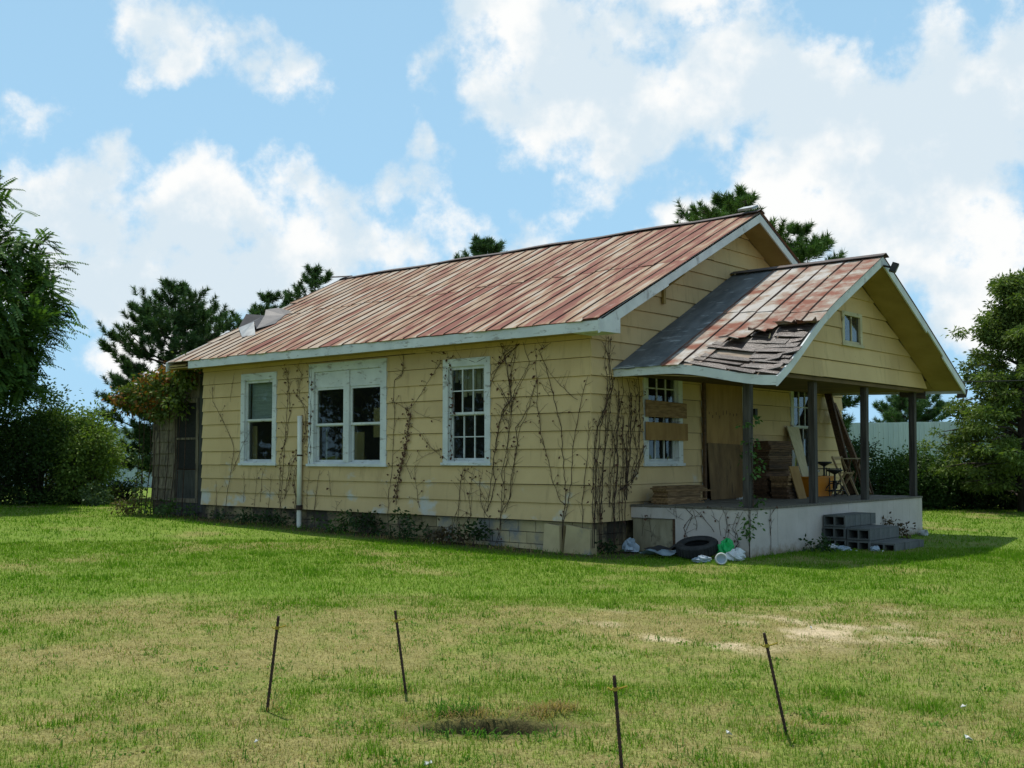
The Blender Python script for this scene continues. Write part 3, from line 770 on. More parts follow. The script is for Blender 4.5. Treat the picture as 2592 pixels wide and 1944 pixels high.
# knee bracket under the rake
q = MB(); q.beam((.06, 2.12, 4.36), (.06, 2.12, 4.82), .07, .05, (1, 0, 0)); q.beam((.08, 2.12, 4.66), (.50, 2.12, 4.88), .055, .055)
q.build('bracket', M['soffit'], roof)
def tinbuild(self, mat, parent):
    o = self.build('tin_sheet', mat, parent); o.data.materials.append(M['rib'])
    for k in self.ribs: o.data.polygons[k].material_index = 1
    return o
MB.tinbuild = tinbuild
# tin sheets: narrow ribbed strips in two lapped courses
def tin(x0, x1, ya, yb, zf_, lift=.012, seg=5, rib=.020, rag=0.0, curl=None, wob=.004):
    xs = [(x0, rib), (x0+.018, 0), (x0+(x1-x0)*.5, wob*random.uniform(-1, 1.4)), (x1-.018, 0), (x1+.010, rib*.9)]
    vs = []; fs = []
    for j in range(seg+1):
        t = j/seg; y = ya+(yb-ya)*t
        for i, (x, h) in enumerate(xs):
            yy = y+(random.uniform(-rag, rag) if j == 0 else 0)
            n_ = random.uniform(-wob, wob)*(.3 if h > 0 else 1)
            z = zf_(x, yy)+lift+h+n_+(curl(x, t) if curl else 0)
            vs.append((x, yy, z))
    for j in range(seg):
        for i in range(4):
            a = j*5+i; fs.append((a, a+1, a+6, a+5))
    # folded edge so that the sheet has thickness
    n0 = len(vs)
    for (x, y, z) in vs[:5]: vs.append((x, y+.004, z-.012))
    for i in range(4): fs.append((i, n0+i, n0+i+1, i+1))
    mb = MB(); mb.add(vs, fs); mb.ribs = [k for k, f in enumerate(fs) if k < seg*4 and k % 4 in (0, 3)]; return mb
zl = lambda x, y: rz_(y)+.002*math.sin(x*3.1+y*1.7)
NS = 36; step = (OX+.02-XR)/NS
for i in range(NS):
    x0 = XR+i*step; x1 = x0+step
    mid_y = 2.10+.05*math.sin(i*1.3)+random.uniform(-.02, .02)
    ya = EY-.05+random.uniform(-.015, .02)
    lo_start = ya
    if i == 0: lo_start = .55
    elif i == 1: lo_start = ya
    c = None
    if i == NS-1: c = lambda x, t: .03*(1-t)**3
    skip_low = False
    if i not in (1, 2):
        tin(x0, x1, lo_start, mid_y+.06, zl, .010, rag=.012, curl=c).tinbuild(M['tin'], roof)
    else:
        tin(x0, x1, ya, .62+.1*(i-1), zl, .010, rag=.012).tinbuild(M['tin'], roof)
    y2 = mid_y if i > 0 else 3.0
    cc = (lambda x, t: .004*(1-t)**6) if i % 3 else (lambda x, t: .013*(1-t)**6)
    tin(x0, x1, y2, MID-.02, zl, .013, rag=.014, curl=cc).tinbuild(M['tin'], roof)
    tin(x0, x1, WID-EY+.04, MID+.02, lambda x, y: rz_(y), .010).tinbuild(M['tin'], roof)
# ridge cap
q = MB(); n = 26
for i in range(n):
    xa = XR-.02+(OX+.03-XR+.02)*i/n; xb = XR-.02+(OX+.03-XR+.02)*(i+1)/n
    h = lambda x: 6.455+.012*math.sin(x*2.3)
    for s in (-1, 1):
        y1 = MID+s*.14
        q.add([(xa, MID, h(xa)), (xb, MID, h(xb)), (xb, y1, h(xb)-.060), (xa, y1, h(xa)-.060), (xa, y1, h(xa)-.072), (xb, y1, h(xb)-.072)], [(0, 1, 2, 3), (3, 2, 5, 4)])
q.build('ridge_cap', M['ridge'], roof)
q = MB(); q.hexa([(XR-.30, MID-.16, 6.45), (XR+.25, MID-.15, 6.41), (XR+.25, MID+.1, 6.47), (XR-.30, MID+.1, 6.50), (XR-.34, MID-.15, 6.49), (XR+.25, MID-.15, 6.43), (XR+.25, MID+.1, 6.49), (XR-.3, MID+.1, 6.53)])
q.build('broken_ridge_end', M['ridge'], roof)
q = MB(); q.obox((.38, MID-.12, 6.50), (.16, 0, 0), (0, .12, .045), (0, -.01, .02)); q.build('loose_plate', M['galv'], roof)
# torn sheet curled up near the far rake
T = dict(A=(-10.82, 2.0, 5.06), B=(-11.45, 1.9, 5.24), C=(-11.8, 2.1, 5.26), I=(-11.22, 1.7, 5.06), D=(-11.84, 1.6, 5.14), E=(-10.83, 1.1, 4.82), F=(-10.28, .75, 4.44), G=(-10.66, .65, 4.40), H=(-11.72, 1.3, 4.76), J=(-10.52, .95, 4.61), K=(-10.40, 1.4, 4.77), A2=(-10.80, 2.2, 5.17), B2=(-11.4, 2.25, 5.32), C2=(-11.75, 2.35, 5.28))
def poly(names, mat, nm):
    q = MB()
    for tri in names: q.add([T[k] for k in tri], [tuple(range(len(tri)))])
    q.build(nm, M[mat], roof)
poly([('A', 'I', 'J', 'K'), ('A', 'B', 'I'), ('I', 'D', 'H', 'E'), ('I', 'E', 'J')], 'torn', 'torn_tin_sheet')
poly([('A', 'A2', 'B2', 'B'), ('B', 'B2', 'C2', 'C')], 'torn', 'torn_tin_sheet')
poly([('E', 'F', 'G'), ('E', 'G', 'H')], 'tornlight', 'bent_tin_flap')

# ------------------------------------------------------------------ porch
PX, PY0, PY1, PZ = 2.32, 1.06, 8.28, .78
PR, PRX, PMID = 5.20, 3.10, 4.67
PEY = .60; PS = .515
def sag(x, y):
    a = min(max((x-1.1)/2.0, 0), 1); b = min(max((2.6-y)/2.0, 0), 1)
    return .27*a*a*(3-2*a)*b*b*(3-2*b)
pz = lambda x, y: PR-PS*abs(y-PMID)-(sag(x, y) if y < PMID else .06*min(max((y-6.5)/2.2, 0), 1)*min(max((x-.6)/2.4, 0), 1))
porch = sub(MB().box(.04, PX-.012, PY0+.012, PY1-.012, PZ-.10, PZ-.035), 'porch_floor', M['backing'], house)
y = PY0; w = .14
nb = int((PX-.04)/.115)
for i in range(nb):
    x0 = .04+(PX+.02-.04)*i/nb; x1 = .04+(PX+.02-.04)*(i+1)/nb
    q = MB(); q.box(x0+.002, x1-.002, PY0-.01+random.uniform(-.012, .01), PY1+.01+random.uniform(-.01, .01), PZ-.034, PZ+random.uniform(-.003, .001)); q.build('floor_board', M['floorwood'], porch)
# skirt panels
sk = [(mapL, lambda u, o, z: (u, PY0-o, z))]
mps = lambda u, o, z: (u, PY0-o, z); mpf = lambda u, o, z: (PX+o, u, z)
for u0, u1, z0, z1, mt in ((.04, .93, .56, .742, 'skirt'), (.93, PX, -.1, .742, 'skirt')):
    q = MB(); fbox(q, mps, u0, u1-.003, -.02, .0, z0, z1); q.build('skirt_panel', M[mt], house)
q = MB(); fbox(q, mps, .06, .90, -.05, -.03, -.1, .55); sub(q, 'access_hatch', M['hatch'], house, 'stained crawl space hatch in the porch side')
q = MB(); fbox(q, mps, .885, .925, -.03, .012, -.1, .553); q.build('hatch_trim', M['darklumber'], house)
for i, (u0, u1) in enumerate(((PY0, 1.98), (1.986, 3.70), (3.706, 4.72), (4.725, 6.9), (6.905, PY1))):
    q = MB(); fbox(q, mpf, u0, u1, -.02, .001+.002*(i % 2), -.1, .742); q.build('skirt_panel', M['skirt'], house)
q = MB(); q.box(.05, PX, PY1-.0195, PY1, -.1, .742); q.build('skirt_panel', M['skirt'], house)
for yy in (1.22, 3.56, 5.73, 8.14):
    q = MB(); l = .02*math.sin(yy*7); q.hexa([(2.14, yy-.06, PZ), (2.26, yy-.06, PZ), (2.26, yy+.06, PZ), (2.14, yy+.06, PZ), (2.16+l, yy-.06, 2.93-sag(2.2, yy)*.6), (2.28+l, yy-.06, 2.93-sag(2.2, yy)*.6), (2.28+l, yy+.06, 2.93-sag(2.2, yy)*.6), (2.16+l, yy+.06, 2.93-sag(2.2, yy)*.6)])
    q.build('porch_post', M['post'], house)
# beam, ceiling, gable
q = MB(); q.box(2.12, 2.40, 1.05, 8.32, 2.925, 2.99); q.build('porch_beam', M['ceiling'], house)
q = MB(); q.box(.04, 2.11, .90, 8.45, 2.99, 3.02); q.build('porch_ceiling', M['ceiling'], house)
pg = MB(); zt = lambda y_: PR-PS*abs(y_-PMID)-.13
pg.add([(2.36, 1.0, 2.995), (2.36, 8.34, 2.995), (2.36, 8.34, zt(8.34)), (2.36, PMID, zt(PMID)), (2.36, 2.4, zt(2.4)-.03), (2.36, 1.0, zt(1.0)-.19), (2.415, 1.0, 2.995), (2.415, 8.34, 2.995), (2.415, 8.34, zt(8.34)), (2.415, PMID, zt(PMID)), (2.415, 2.4, zt(2.4)-.03), (2.415, 1.0, zt(1.0)-.19)], [(5, 4, 3, 2, 1, 0), (6, 7, 8, 9, 10, 11), (0, 1, 7, 6), (1, 2, 8, 7), (2, 3, 9, 8), (3, 4, 10, 9), (4, 5, 11, 10), (5, 0, 6, 11)])
pgo = sub(pg, 'porch_gable', M['backing'], house, 'yellow boarded gable over the porch')
GW = (4.30, 5.16, 3.62, 4.25)
pzl = [(3.0+.307*k, 3.0+.307*(k+1)) for k in range(7)]
def pclip(z):
    h = (PR-.105-z)/PS
    y = .98
    while y < PMID and pz(2.47, y)-.10 < z: y += .01
    return (max(y, PMID-h), min(8.36, PMID+h))
def boards_p(): boards(pgo, mapP, .98, 8.36, pzl, [GW], clipf=pclip)
boards_p()
u0, u1, z0, z1 = GW
q = MB(); frame_boxes(q, mapP, u0, u1, z0+.04, z1, .09, .001, .05, .07, .02); fbox(q, mapP, u0-.03, u1+.03, .0, .07, z0-.005, z0+.04)
gw = sub(q, 'gable_window', M['cream'], house, 'small two-light attic window in the porch gable')
for a, b in ((u0+.095, (u0+u1)/2-.012), ((u0+u1)/2+.012, u1-.095)):
    q = MB(); fbox(q, mapP, a, b, .008, .012, z0+.10, z1-.075); q.build('pane', M['glass'], gw)
q = MB(); fbox(q, mapP, (u0+u1)/2-.0115, (u0+u1)/2+.0115, .002, .03, z0+.095, z1-.075); fbox(q, mapP, u0+.09, u1-.09, .002, .03, z0+.0605, z0+.094); q.build('muntin', M['cream'], gw)
# roof deck in slats so that it can sag
proof_ = MB(); nx, ny = 8, 10
for s in (-1, 1):
    g = []
    for i in range(nx+1):
        for j in range(ny+1):
            x = .04+(PRX-.04)*i/nx; y = PMID+s*(PMID-PEY)*j/ny
            g.append((x, y, pz(x, y)-.012))
    n0 = len(g); g2 = g+[(x, y, z-.03) for x, y, z in g]; fs = []
    for i in range(nx):
        for j in range(ny):
            a = i*(ny+1)+j; fs += [(a, a+1, a+ny+2, a+ny+1), (n0+a, n0+a+ny+1, n0+a+ny+2, n0+a+1)]
    proof_.add(g2, fs)
proof = sub(proof_, 'porch_roof', M['deck'], house, 'sagging porch roof with its tin torn off at the corner')
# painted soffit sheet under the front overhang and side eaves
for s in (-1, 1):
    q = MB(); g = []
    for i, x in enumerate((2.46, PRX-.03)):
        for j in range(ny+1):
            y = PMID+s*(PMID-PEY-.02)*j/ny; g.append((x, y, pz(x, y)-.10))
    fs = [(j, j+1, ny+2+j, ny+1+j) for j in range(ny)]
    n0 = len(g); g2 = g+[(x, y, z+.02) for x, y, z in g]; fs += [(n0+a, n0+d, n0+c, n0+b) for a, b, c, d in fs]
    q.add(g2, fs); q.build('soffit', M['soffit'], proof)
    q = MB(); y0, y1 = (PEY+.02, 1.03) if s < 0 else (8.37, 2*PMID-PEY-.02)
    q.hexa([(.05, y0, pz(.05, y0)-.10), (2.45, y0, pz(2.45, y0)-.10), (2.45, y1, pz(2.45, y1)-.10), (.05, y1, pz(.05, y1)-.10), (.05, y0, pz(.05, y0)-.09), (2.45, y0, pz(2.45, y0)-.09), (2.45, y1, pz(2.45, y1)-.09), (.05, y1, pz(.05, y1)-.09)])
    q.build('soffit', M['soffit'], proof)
# fascias (bowed) and rakes
for s, nm in ((-1, 'left'), (1, 'right')):
    ye = PMID+s*(PMID-PEY)
    q = MB(); n = 12
    for i in range(n):
        xa = .04+(PRX-.03-.04)*i/n; xb = .04+(PRX-.03-.04)*(i+1)/n
        za, zb_ = pz(xa, ye)+.0, pz(xb, ye)+.0; y0, y1 = (ye-.026, ye-.001) if s < 0 else (ye+.001, ye+.026)
        q.hexa([(xa, y0, za-.15), (xb, y0, zb_-.15), (xb, y1, zb_-.15), (xa, y1, za-.15), (xa, y0, za), (xb, y0, zb_), (xb, y1, zb_), (xa, y1, za)])
    q.build('fascia_board', M['white'], proof)
    q = MB(); n = 10
    for i in range(n):
        fa, fb = 1-i/n, 1-(i+1)/n
        ya, yb = PMID+s*(PMID-PEY+.03)*fa, PMID+s*(PMID-PEY+.03)*fb
        if s > 0 and i in (3, 4): wid = .10
        else: wid = .155
        za, zb_ = pz(PRX, ya)+.004, pz(PRX, yb)+.004
        q.hexa([(PRX-.028, ya, za-wid), (PRX-.028, yb, zb_-wid), (PRX, yb, zb_-wid), (PRX, ya, za-wid), (PRX-.028, ya, za), (PRX-.028, yb, zb_), (PRX, yb, zb_), (PRX, ya, za)])
    q.build('rake_board', M['rakewhite'], proof)
# grey roll roofing next to the wall
def sheet(parent, name, mat, x0, x1, ya, yb, lift, nx=3, ny=9, wob=.006, rag=.01):
    g = []
    for j in range(ny+1):
        for i in range(nx+1):
            x = x0+(x1-x0)*i/nx; y = ya+(yb-ya)*j/ny+(random.uniform(-rag, rag) if j == 0 else 0)
            g.append((x, y, pz(x, y)+lift+random.uniform(-wob, wob)))
    fs = [(j*(nx+1)+i, j*(nx+1)+i+1, (j+1)*(nx+1)+i+1, (j+1)*(nx+1)+i) for j in range(ny) for i in range(nx)]
    n0 = len(g); g += [(x, y+.002, z-.012) for x, y, z in g[:nx+1]]; fs += [(i, n0+i, n0+i+1, i+1) for i in range(nx)]
    q = MB(); q.add(g, fs); return q.build(name, M[mat], parent)
sheet(proof, 'roll_roofing_strip', 'flash', .036, .50, PEY-.05, PMID, .008)
sheet(proof, 'roll_roofing_strip', 'flash', .485, 1.03, PEY-.05, PMID, .016)
tear = lambda x: float(np.interp(x, (1.0, 1.5, 1.62, 1.96, 2.32, 2.77, 3.16), (PEY-.05, PEY-.05, 1.02, 1.28, 1.62, 1.83, 1.70)))
pst = (PRX+.03-1.0)/6
for i in range(6):
    x0 = 1.0+i*pst; x1 = x0+pst
    y0 = tear((x0+x1)/2); ym = 2.60-.06*i
    torn_ = y0 > .8
    cu = (lambda x, t: .17*(1-t)**5) if torn_ else (lambda x, t: .008*(1-t)**4)
    tin(x0, x1, y0-(.0 if torn_ else .0), ym+.05, lambda x, y: pz(x, y), .012, 6, rag=.05 if torn_ else .012, curl=cu, wob=.008, rib=.026).tinbuild(M['ptin'], proof)
    tin(x0, x1, ym, PMID-.02, lambda x, y: pz(x, y), .024, 6, rag=.008, wob=.007, rib=.026).tinbuild(M['ptin'], proof)
for i in range(9):
    x0 = .04+i*.34; tin(x0, x0+.34, 2*PMID-PEY+.04, PMID+.02, lambda x, y: pz(x, y), .012, 6).tinbuild(M['ptin'], proof)
q = MB(); n = 10
for i in range(n):
    xa = .04+(PRX+.06-.04)*i/n; xb = .04+(PRX+.06-.04)*(i+1)/n
    for s in (-1, 1):
        y1 = PMID+s*.13; q.add([(xa, PMID, PR+.07), (xb, PMID, PR+.07), (xb, y1, PR+.012), (xa, y1, PR+.012), (xa, y1, PR-.002), (xb, y1, PR-.002)], [(0, 1, 2, 3), (3, 2, 5, 4)])
q.build('ridge_cap', M['ridge'], proof)
# exposed wooden shingles where the tin is gone
rs = random.Random(3)
row = 0; y = PEY-.03
while y < 1.95:
    x = 1.50+rs.uniform(0, .12)
    while x < PRX-.02:
        L = rs.uniform(.35, .95); x1 = min(x+L, PRX+rs.uniform(-.06, .03))
        xm = (x+x1)/2
        if y < tear(xm)+.12 and x1-x > .08 and rs.random() > .10:
            dz0 = rs.uniform(.004, .03); tw = rs.uniform(-.022, .022); yy0 = y+rs.uniform(-.02, .02); yy1 = y+.19
            sk_ = rs.uniform(-.05, .05)
            P = [(x, yy0), (x1, yy0+sk_), (x1, yy1+sk_), (x, yy1)]
            hz = [.022+dz0-tw, .022+dz0+tw, .008, .008]
            b_ = [(px, py, pz(px, py)-.004+h) for (px, py), h in zip(P, hz)]; t_ = [(px, py, z+.007) for px, py, z in b_]
            q = MB(); q.hexa(b_+t_); q.build('wood_shingle', M['woodshingle'], proof)
        x = x1+rs.uniform(.002, .02)
    y += .145; row += 1
for (x, yy) in ((2.9, .75), (2.75, 1.0), (2.98, 1.2)):
    q = MB(); z = pz(x, yy)+.05; q.obox((x, yy, z), (.18, .02, .03), (-.01, .08, .04), (0, 0, .008)); q.build('wood_shingle', M['woodshingle'], proof)
# broken fascia scraps at the right eave
q = MB(); q.obox((2.0, 8.75, 2.92), (.28, 0, -.03), (0, .012, 0), (0, 0, .08)); q.obox((3.02, 8.80, 2.90), (.10, 0, 0), (0, .012, 0), (.02, 0, .09)); q.build('broken_eave_scrap', M['ridge'], proof)

# ------------------------------------------------------------------ rear lean-to with old shingles and door
RY = .32
q = MB(); q.box(-13.85, -12.90, RY+.02, RY+.12, .3, 3.3); q.box(-13.85, -13.73, RY+.13, 5.0, .3, 3.2); q.box(-12.90, -11.21, RY+.02, RY+.12, 3.0, 3.62); q.box(-11.88, -11.21, RY+.02, RY+.12, .3, 2.999); q.box(-13.84, -11.22, RY+.021, RY+.119, -.1, .518 if False else .299)
lean = sub(q, 'lean_to_wall', M['backing'], house, 'recessed rear lean-to in mouldy grey shingles')
z = .55; k = 0
while z < 3.25:
    x = -13.86
    while x < -12.95:
        x1 = min(x+.31+.02*math.sin(k*3+x), -12.93); q = MB()
        q.hexa([(x+.003, RY+.02, z), (x1-.003, RY+.02, z), (x1-.003, RY-.026, z), (x+.003, RY-.026, z), (x+.003, RY+.02, z+.29), (x1-.003, RY+.02, z+.29), (x1-.003, RY+.008, z+.29), (x+.003, RY+.008, z+.29)][0:8])
        q.build('wall_shingle', M['oldshingle'], lean); x = x1
    z += .285; k += 1
for x0, x1 in ((-11.84, -11.64), (-11.63, -11.44), (-11.43, -11.22)):
    q = MB(); q.box(x0, x1, RY-.01, RY+.019, .3, 3.62); q.build('wall_board', M['olddoor'], lean)
q = MB(); q.box(-12.90, -11.85, RY-.01, RY+.019, 3.01, 3.62); q.build('wall_board', M['oldshingle'], lean)
q = MB(); mR = lambda u, o, z: (u, RY-o, z); frame_boxes(q, mR, -12.92, -11.84, .52, 3.0, .10, -.03, .03)
ld = sub(q, 'screen_door', M['oldshingle'], house, 'dark torn screen door of the rear lean-to')
q = MB(); fbox(q, mR, -12.82, -11.94, -.05, -.03, 1.32, 2.9); q.build('screen', M['screen'], ld)
q = MB(); fbox(q, mR, -12.82, -11.94, -.04, -.01, .62, 1.30); q.build('lower_panel', M['olddoor'], ld)
q = MB(); q.box(-12.90, -11.85, RY-.005, RY+.1, -.1, .515); q.build('base_board', M['olddoor'], lean)
q = MB(); fbox(q, mR, -12.82, -11.94, -.03, -.005, 2.02, 2.07); q.build('mid_rail', M['oldshingle'], ld)
q = MB(); q.hexa([(-14.75, .02, 3.10), (-11.95, .02, 3.70), (-11.95, 5.2, 3.70), (-14.75, 5.2, 3.10), (-14.75, .02, 3.16), (-11.95, .02, 3.76), (-11.95, 5.2, 3.76), (-14.75, 5.2, 3.16)])
sub(q, 'lean_to_roof', M['deck'], house, 'lean-to roof hidden under red creeper')
# waste pipe against the long wall
q = MB(); q.tube([(-7.54, -.09, .50), (-7.54, -.09, 1.5), (-7.55, -.09, 2.46)], .052, 12); pp = sub(q, 'drain_pipe', M['pvc'], house, 'cream plastic stand pipe between two windows', True)
q = MB(); q.lathe([(.056, 0), (.062, .0), (.062, .03), (.056, .03)], 12, (-7.54, -.09, 1.62)); q.lathe([(.05, 0), (.072, 0), (.072, .10), (.05, .10)], 12, (-7.54, -.09, .50)); q.build('pipe_strap', M['deadvine'], pp)
q = MB(); q.tube([(-7.54, -.09, -.1), (-7.54, -.09, .51)], .05, 10); q.build('pipe_foot', M['pvc'], pp)
# wall lantern by the door and floodlight on the gable peak
q = MB(); fbox(q, mapF, 5.27, 5.35, .035, .055, 2.35, 2.60); fbox(q, mapF, 5.27, 5.37, .055, .15, 2.42, 2.56); sub(q, 'wall_lantern', M['blackmetal'], house, 'small black wall lantern beside the boarded door')

# ------------------------------------------------------------------ things on and round the porch
fl = empty('floodlight', (3.14, 4.70, 5.02), 0, 'square floodlight on the tip of the porch gable', 'floodlight')
q = MB(); q.tube([(-.04, -.03, .02), (.03, 0, .0), (.07, .03, -.01)], .02, 8); q.build('arm', M['blackmetal'], fl)
q = MB(); q.obox((.12, .06, -.02), (.05, .02, -.02), (-.035, .085, 0), (.03, .02, .075)); hd = q.build('housing', M['blackmetal'], fl)
q = MB(); q.obox((.172, .08, -.04), (.006, .002, -.003), (-.03, .072, 0), (.026, .016, .064)); q.build('lens', M['lens'], hd)

ORD = ('first second third fourth fifth sixth seventh eighth ninth tenth eleventh twelfth thirteenth fourteenth fifteenth sixteenth seventeenth eighteenth nineteenth twentieth twenty-first twenty-second twenty-third twenty-fourth twenty-fifth twenty-sixth').split()
rb = random.Random(12)
# low stack of planks under the boarded window
for i in range(11):
    L = rb.uniform(1.05, 1.35); y0 = 1.30+rb.uniform(-.05, .06); x0 = .32+rb.uniform(-.03, .03)
    q = MB(); th_ = .027; z = PZ+.001+i*(th_+.0015); q.box(x0, x0+.28+rb.uniform(0, .05), y0, y0+L+(.25 if i > 6 and i < 9 else 0), z, z+th_)
    o = q.build('plank', M['lumber'], None); tag(o, 'brown plank in the low stack under the boarded window, '+ORD[i]+' from the floor', 'plank', 'planks in the low stack on the porch')
# tall dark stack and its lighter neighbour
for i in range(26):
    z = PZ+.001+i*.0435
    y0 = 5.0+rb.uniform(-.05, .05)+(.0 if i < 14 else .05); L = (.95 if i >= 9 else 1.15)+rb.uniform(-.05, .05)
    x0 = .25+rb.uniform(-.03, .03)
    q = MB(); q.box(x0, x0+.30+rb.uniform(-.03, .03), y0, y0+L, z, z+.040)
    o = q.build('plank', M['darklumber'], None); tag(o, 'dark plank in the tall stack behind the corner post, '+ORD[i]+' from the floor', 'plank', 'dark planks in the tall porch stack')
for i in range(10):
    z = PZ+.001+i*.044; y0 = 4.98+rb.uniform(-.04, .04)
    q = MB(); q.box(.62+rb.uniform(-.03, .03), .98+rb.uniform(-.03, .03), y0, y0+.52+rb.uniform(-.04, .05), z, z+.0415)
    o = q.build('plank', M['lumber'] if 4 < i else M['darklumber'], None)
    tag(o, ('short tan plank' if i > 4 else 'short dark plank')+' in the small front stack, '+ORD[i]+' from the floor', 'plank', 'tan short planks on the porch' if i > 4 else 'dark short planks on the porch')
def leaning(name, label, cat, b0, b1, t0, t1, th, mat):
    b0, b1, t0, t1 = map(Vector, (b0, b1, t0, t1)); n_ = (b1-b0).cross(t0-b0).normalized()*th
    q = MB(); q.hexa([b0, b1, b1+n_, b0+n_, t0, t1, t1+n_, t0+n_]); return tag(q.build(name, M[mat], None), label, cat)
leaning('leaning_board', 'short tan board leaning on the small plank stack', 'board', (1.10, 5.20, PZ), (1.12, 5.50, PZ), (1.0, 5.02, 1.41), (1.02, 5.36, 1.41), -.02, 'ply')
leaning('leaning_board', 'long pale board leaning across the tall porch window', 'board', (.62, 6.45, 1.02), (.62, 6.72, 1.02), (.10, 6.72, 2.24), (.10, 7.26, 2.22), -.02, 'paleboard')
for k, (y0, y1, xt) in enumerate(((8.02, 8.55, .14), (8.30, 8.80, .18), (7.9, 8.62, .12))):
    q = MB(); q.beam((.95+.1*k, y0+.25*k, PZ+.01), (xt, 8.62+.16*k, 3.0-.22*k), .10, .14-.03*k, (1, 0, 0))
    tag(q.build('leaning_beam', M['darklumber'], None), ('heavy dark beam leaning in the porch corner, leftmost', 'dark beam leaning in the porch corner, between two others', 'thin dark beam leaning in the porch corner, rightmost')[k], 'beam', 'beams leaning in the porch corner')
# orange bin
bn = empty('storage_bin', (.62, 6.72, PZ), 0, 'orange plastic bin behind the second porch post', 'bin')
q = MB(); w0, w1, d0, d1, h_ = .46, .52, .22, .26, .40
q.hexa([(-d0, -w0, 0), (d0, -w0, 0), (d0, w0, 0), (-d0, w0, 0), (-d1, -w1, h_), (d1, -w1, h_), (d1, w1, h_), (-d1, w1, h_)]); q.build('body', M['orange'], bn)
q = MB(); frame_boxes(q, lambda u, o, z: (z, u, o), -w1-.02, w1+.02, -d1-.02, d1+.02, .03, h_-.02, h_+.012); q.build('rim', M['orange'], bn)
# swivel stools
def stool(loc, h, label, back):
    st = empty('swivel_stool', loc, .4, label, 'stool')
    q = MB(); q.lathe([(0, h-.035), (.12, h-.04), (.165, h-.02), (.165, h), (.15, h+.01), (0, h+.004)], 18); q.build('seat', M['blackmetal'], st, True)
    q = MB(); q.tube([(0, 0, h*.30), (0, 0, h-.035)], .020, 8); q.lathe([(.03, h*.28), (.05, h*.30), (.045, h*.55), (.06, h*.58), (.03, h*.60)], 10); q.lathe([(.02, h-.09), (.10, h-.05), (.10, h-.035)], 12); q.build('column', M['blackmetal'], st, True)
    for k in range(4):
        a = k*math.pi/2; c_, s_ = math.cos(a), math.sin(a)
        q = MB(); q.tube([(c_*r, s_*r, z) for r, z in ((.03, h*.50), (.10, h*.47), (.17, h*.32), (.21, h*.15), (.25, .012))], .014, 6); q.build('leg', M['blackmetal'], st, True)
    q = MB(); q.tube([(.19*math.cos(t), .19*math.sin(t), h*.22) for t in np.linspace(0, 2*math.pi, 17)], .009, 6); q.build('foot_ring', M['blackmetal'], st, True)
    if back:
        q = MB(); q.tube([(-.12, 0, h-.03), (-.22, 0, h+.02), (-.22, 0, h+.2)], .012, 6); q.obox((-.21, 0, h+.14), (.008, 0, 0), (0, .15, 0), (0, 0, .06)); q.build('backrest', M['blackmetal'], st)
stool((1.02, 6.98, PZ), .54, 'black iron stool with round seat and curved legs on the porch', False)
stool((.58, 7.42, PZ), .70, 'taller black stool with a backrest behind the orange bin', True)
# black metal rack frame
rk = empty('metal_rack', (.72, 7.30, PZ), 0, 'black metal rack frame behind the round-seated stool', 'rack')
for x in (-.16, .16):
    for y in (-.27, .27):
        q = MB(); q.tube([(x, y, 0), (x, y, .58)], .011, 6); q.build('leg', M['blackmetal'], rk)
for z in (.10, .30, .56):
    q = MB(); q.beam((.16, -.26, z), (.16, .26, z), .018, .018); q.beam((-.16, -.26, z), (-.16, .26, z), .018, .018); q.beam((-.15, -.27, z), (.15, -.27, z), .016, .016); q.beam((-.15, .27, z), (.15, .27, z), .016, .016); q.build('crossbar', M['blackmetal'], rk)
# wooden folding chair
ch = empty('folding_chair', (.85, 7.75, PZ), 0, 'tan wooden folding chair frame near the third porch post', 'chair')
q = MB()
for y in (-.22, .22):
    q = MB(); q.beam((.22, y, 0), (-.14, y, .82), .025, .04); q.build('leg', M['tanwood'], ch)
    q = MB(); q.beam((-.22, y*.85, 0), (.16, y*.85, .50), .025, .04); q.build('leg', M['tanwood'], ch)
for k in range(4):
    q = MB(); q.box(-.14+k*.075, -.08+k*.075, -.21, .21, .46, .478); q.build('seat_slat', M['tanwood'], ch)
q = MB(); q.beam((-.13, -.2, .78), (-.13, .2, .78), .02, .07); q.build('back_slat', M['tanwood'], ch)
# long work board resting across at the porch end
tb = empty('trestle_table', (1.0, 8.0, PZ), 0, 'narrow trestle board by the third porch post', 'table')
q = MB(); q.box(-.2, .2, -.15, .42, .76, .785); q.build('top', M['paleboard'], tb)
for y in (-.1, .36):
    for s in (-1, 1):
        q = MB(); q.beam((s*.24, y, 0), (s*.04, y, .759), .03, .03); q.build('leg', M['darklumber'], tb)
# paper scrap on the floor
def crumple(name, label, cat, loc, size, mat, seed, flat=.6, group=None, n=14, m=9):
    r = random.Random(seed); vs = []; fs = []
    for j in range(m+1):
        p = math.pi*j/m
        for i in range(n):
            t = 2*math.pi*i/n; k = .62+.5*r.random()
            vs.append((size[0]*k*math.sin(p)*math.cos(t), size[1]*k*math.sin(p)*math.sin(t), max(size[2]*k*math.cos(p), -size[2]*flat)+size[2]*flat))
    for j in range(m):
        for i in range(n): fs.append((j*n+i, j*n+(i+1) % n, (j+1)*n+(i+1) % n, (j+1)*n+i))
    q = MB(); q.add(vs, fs); o = q.build(name, M[mat], None); o.location = loc; o.rotation_euler = (0, 0, r.random()*6)
    return tag(o, label, cat, group)
crumple('crumpled_paper', 'crumpled white paper on the porch floor before the door', 'paper', (.55, 4.05, PZ), (.14, .09, .03), 'paper', 2)

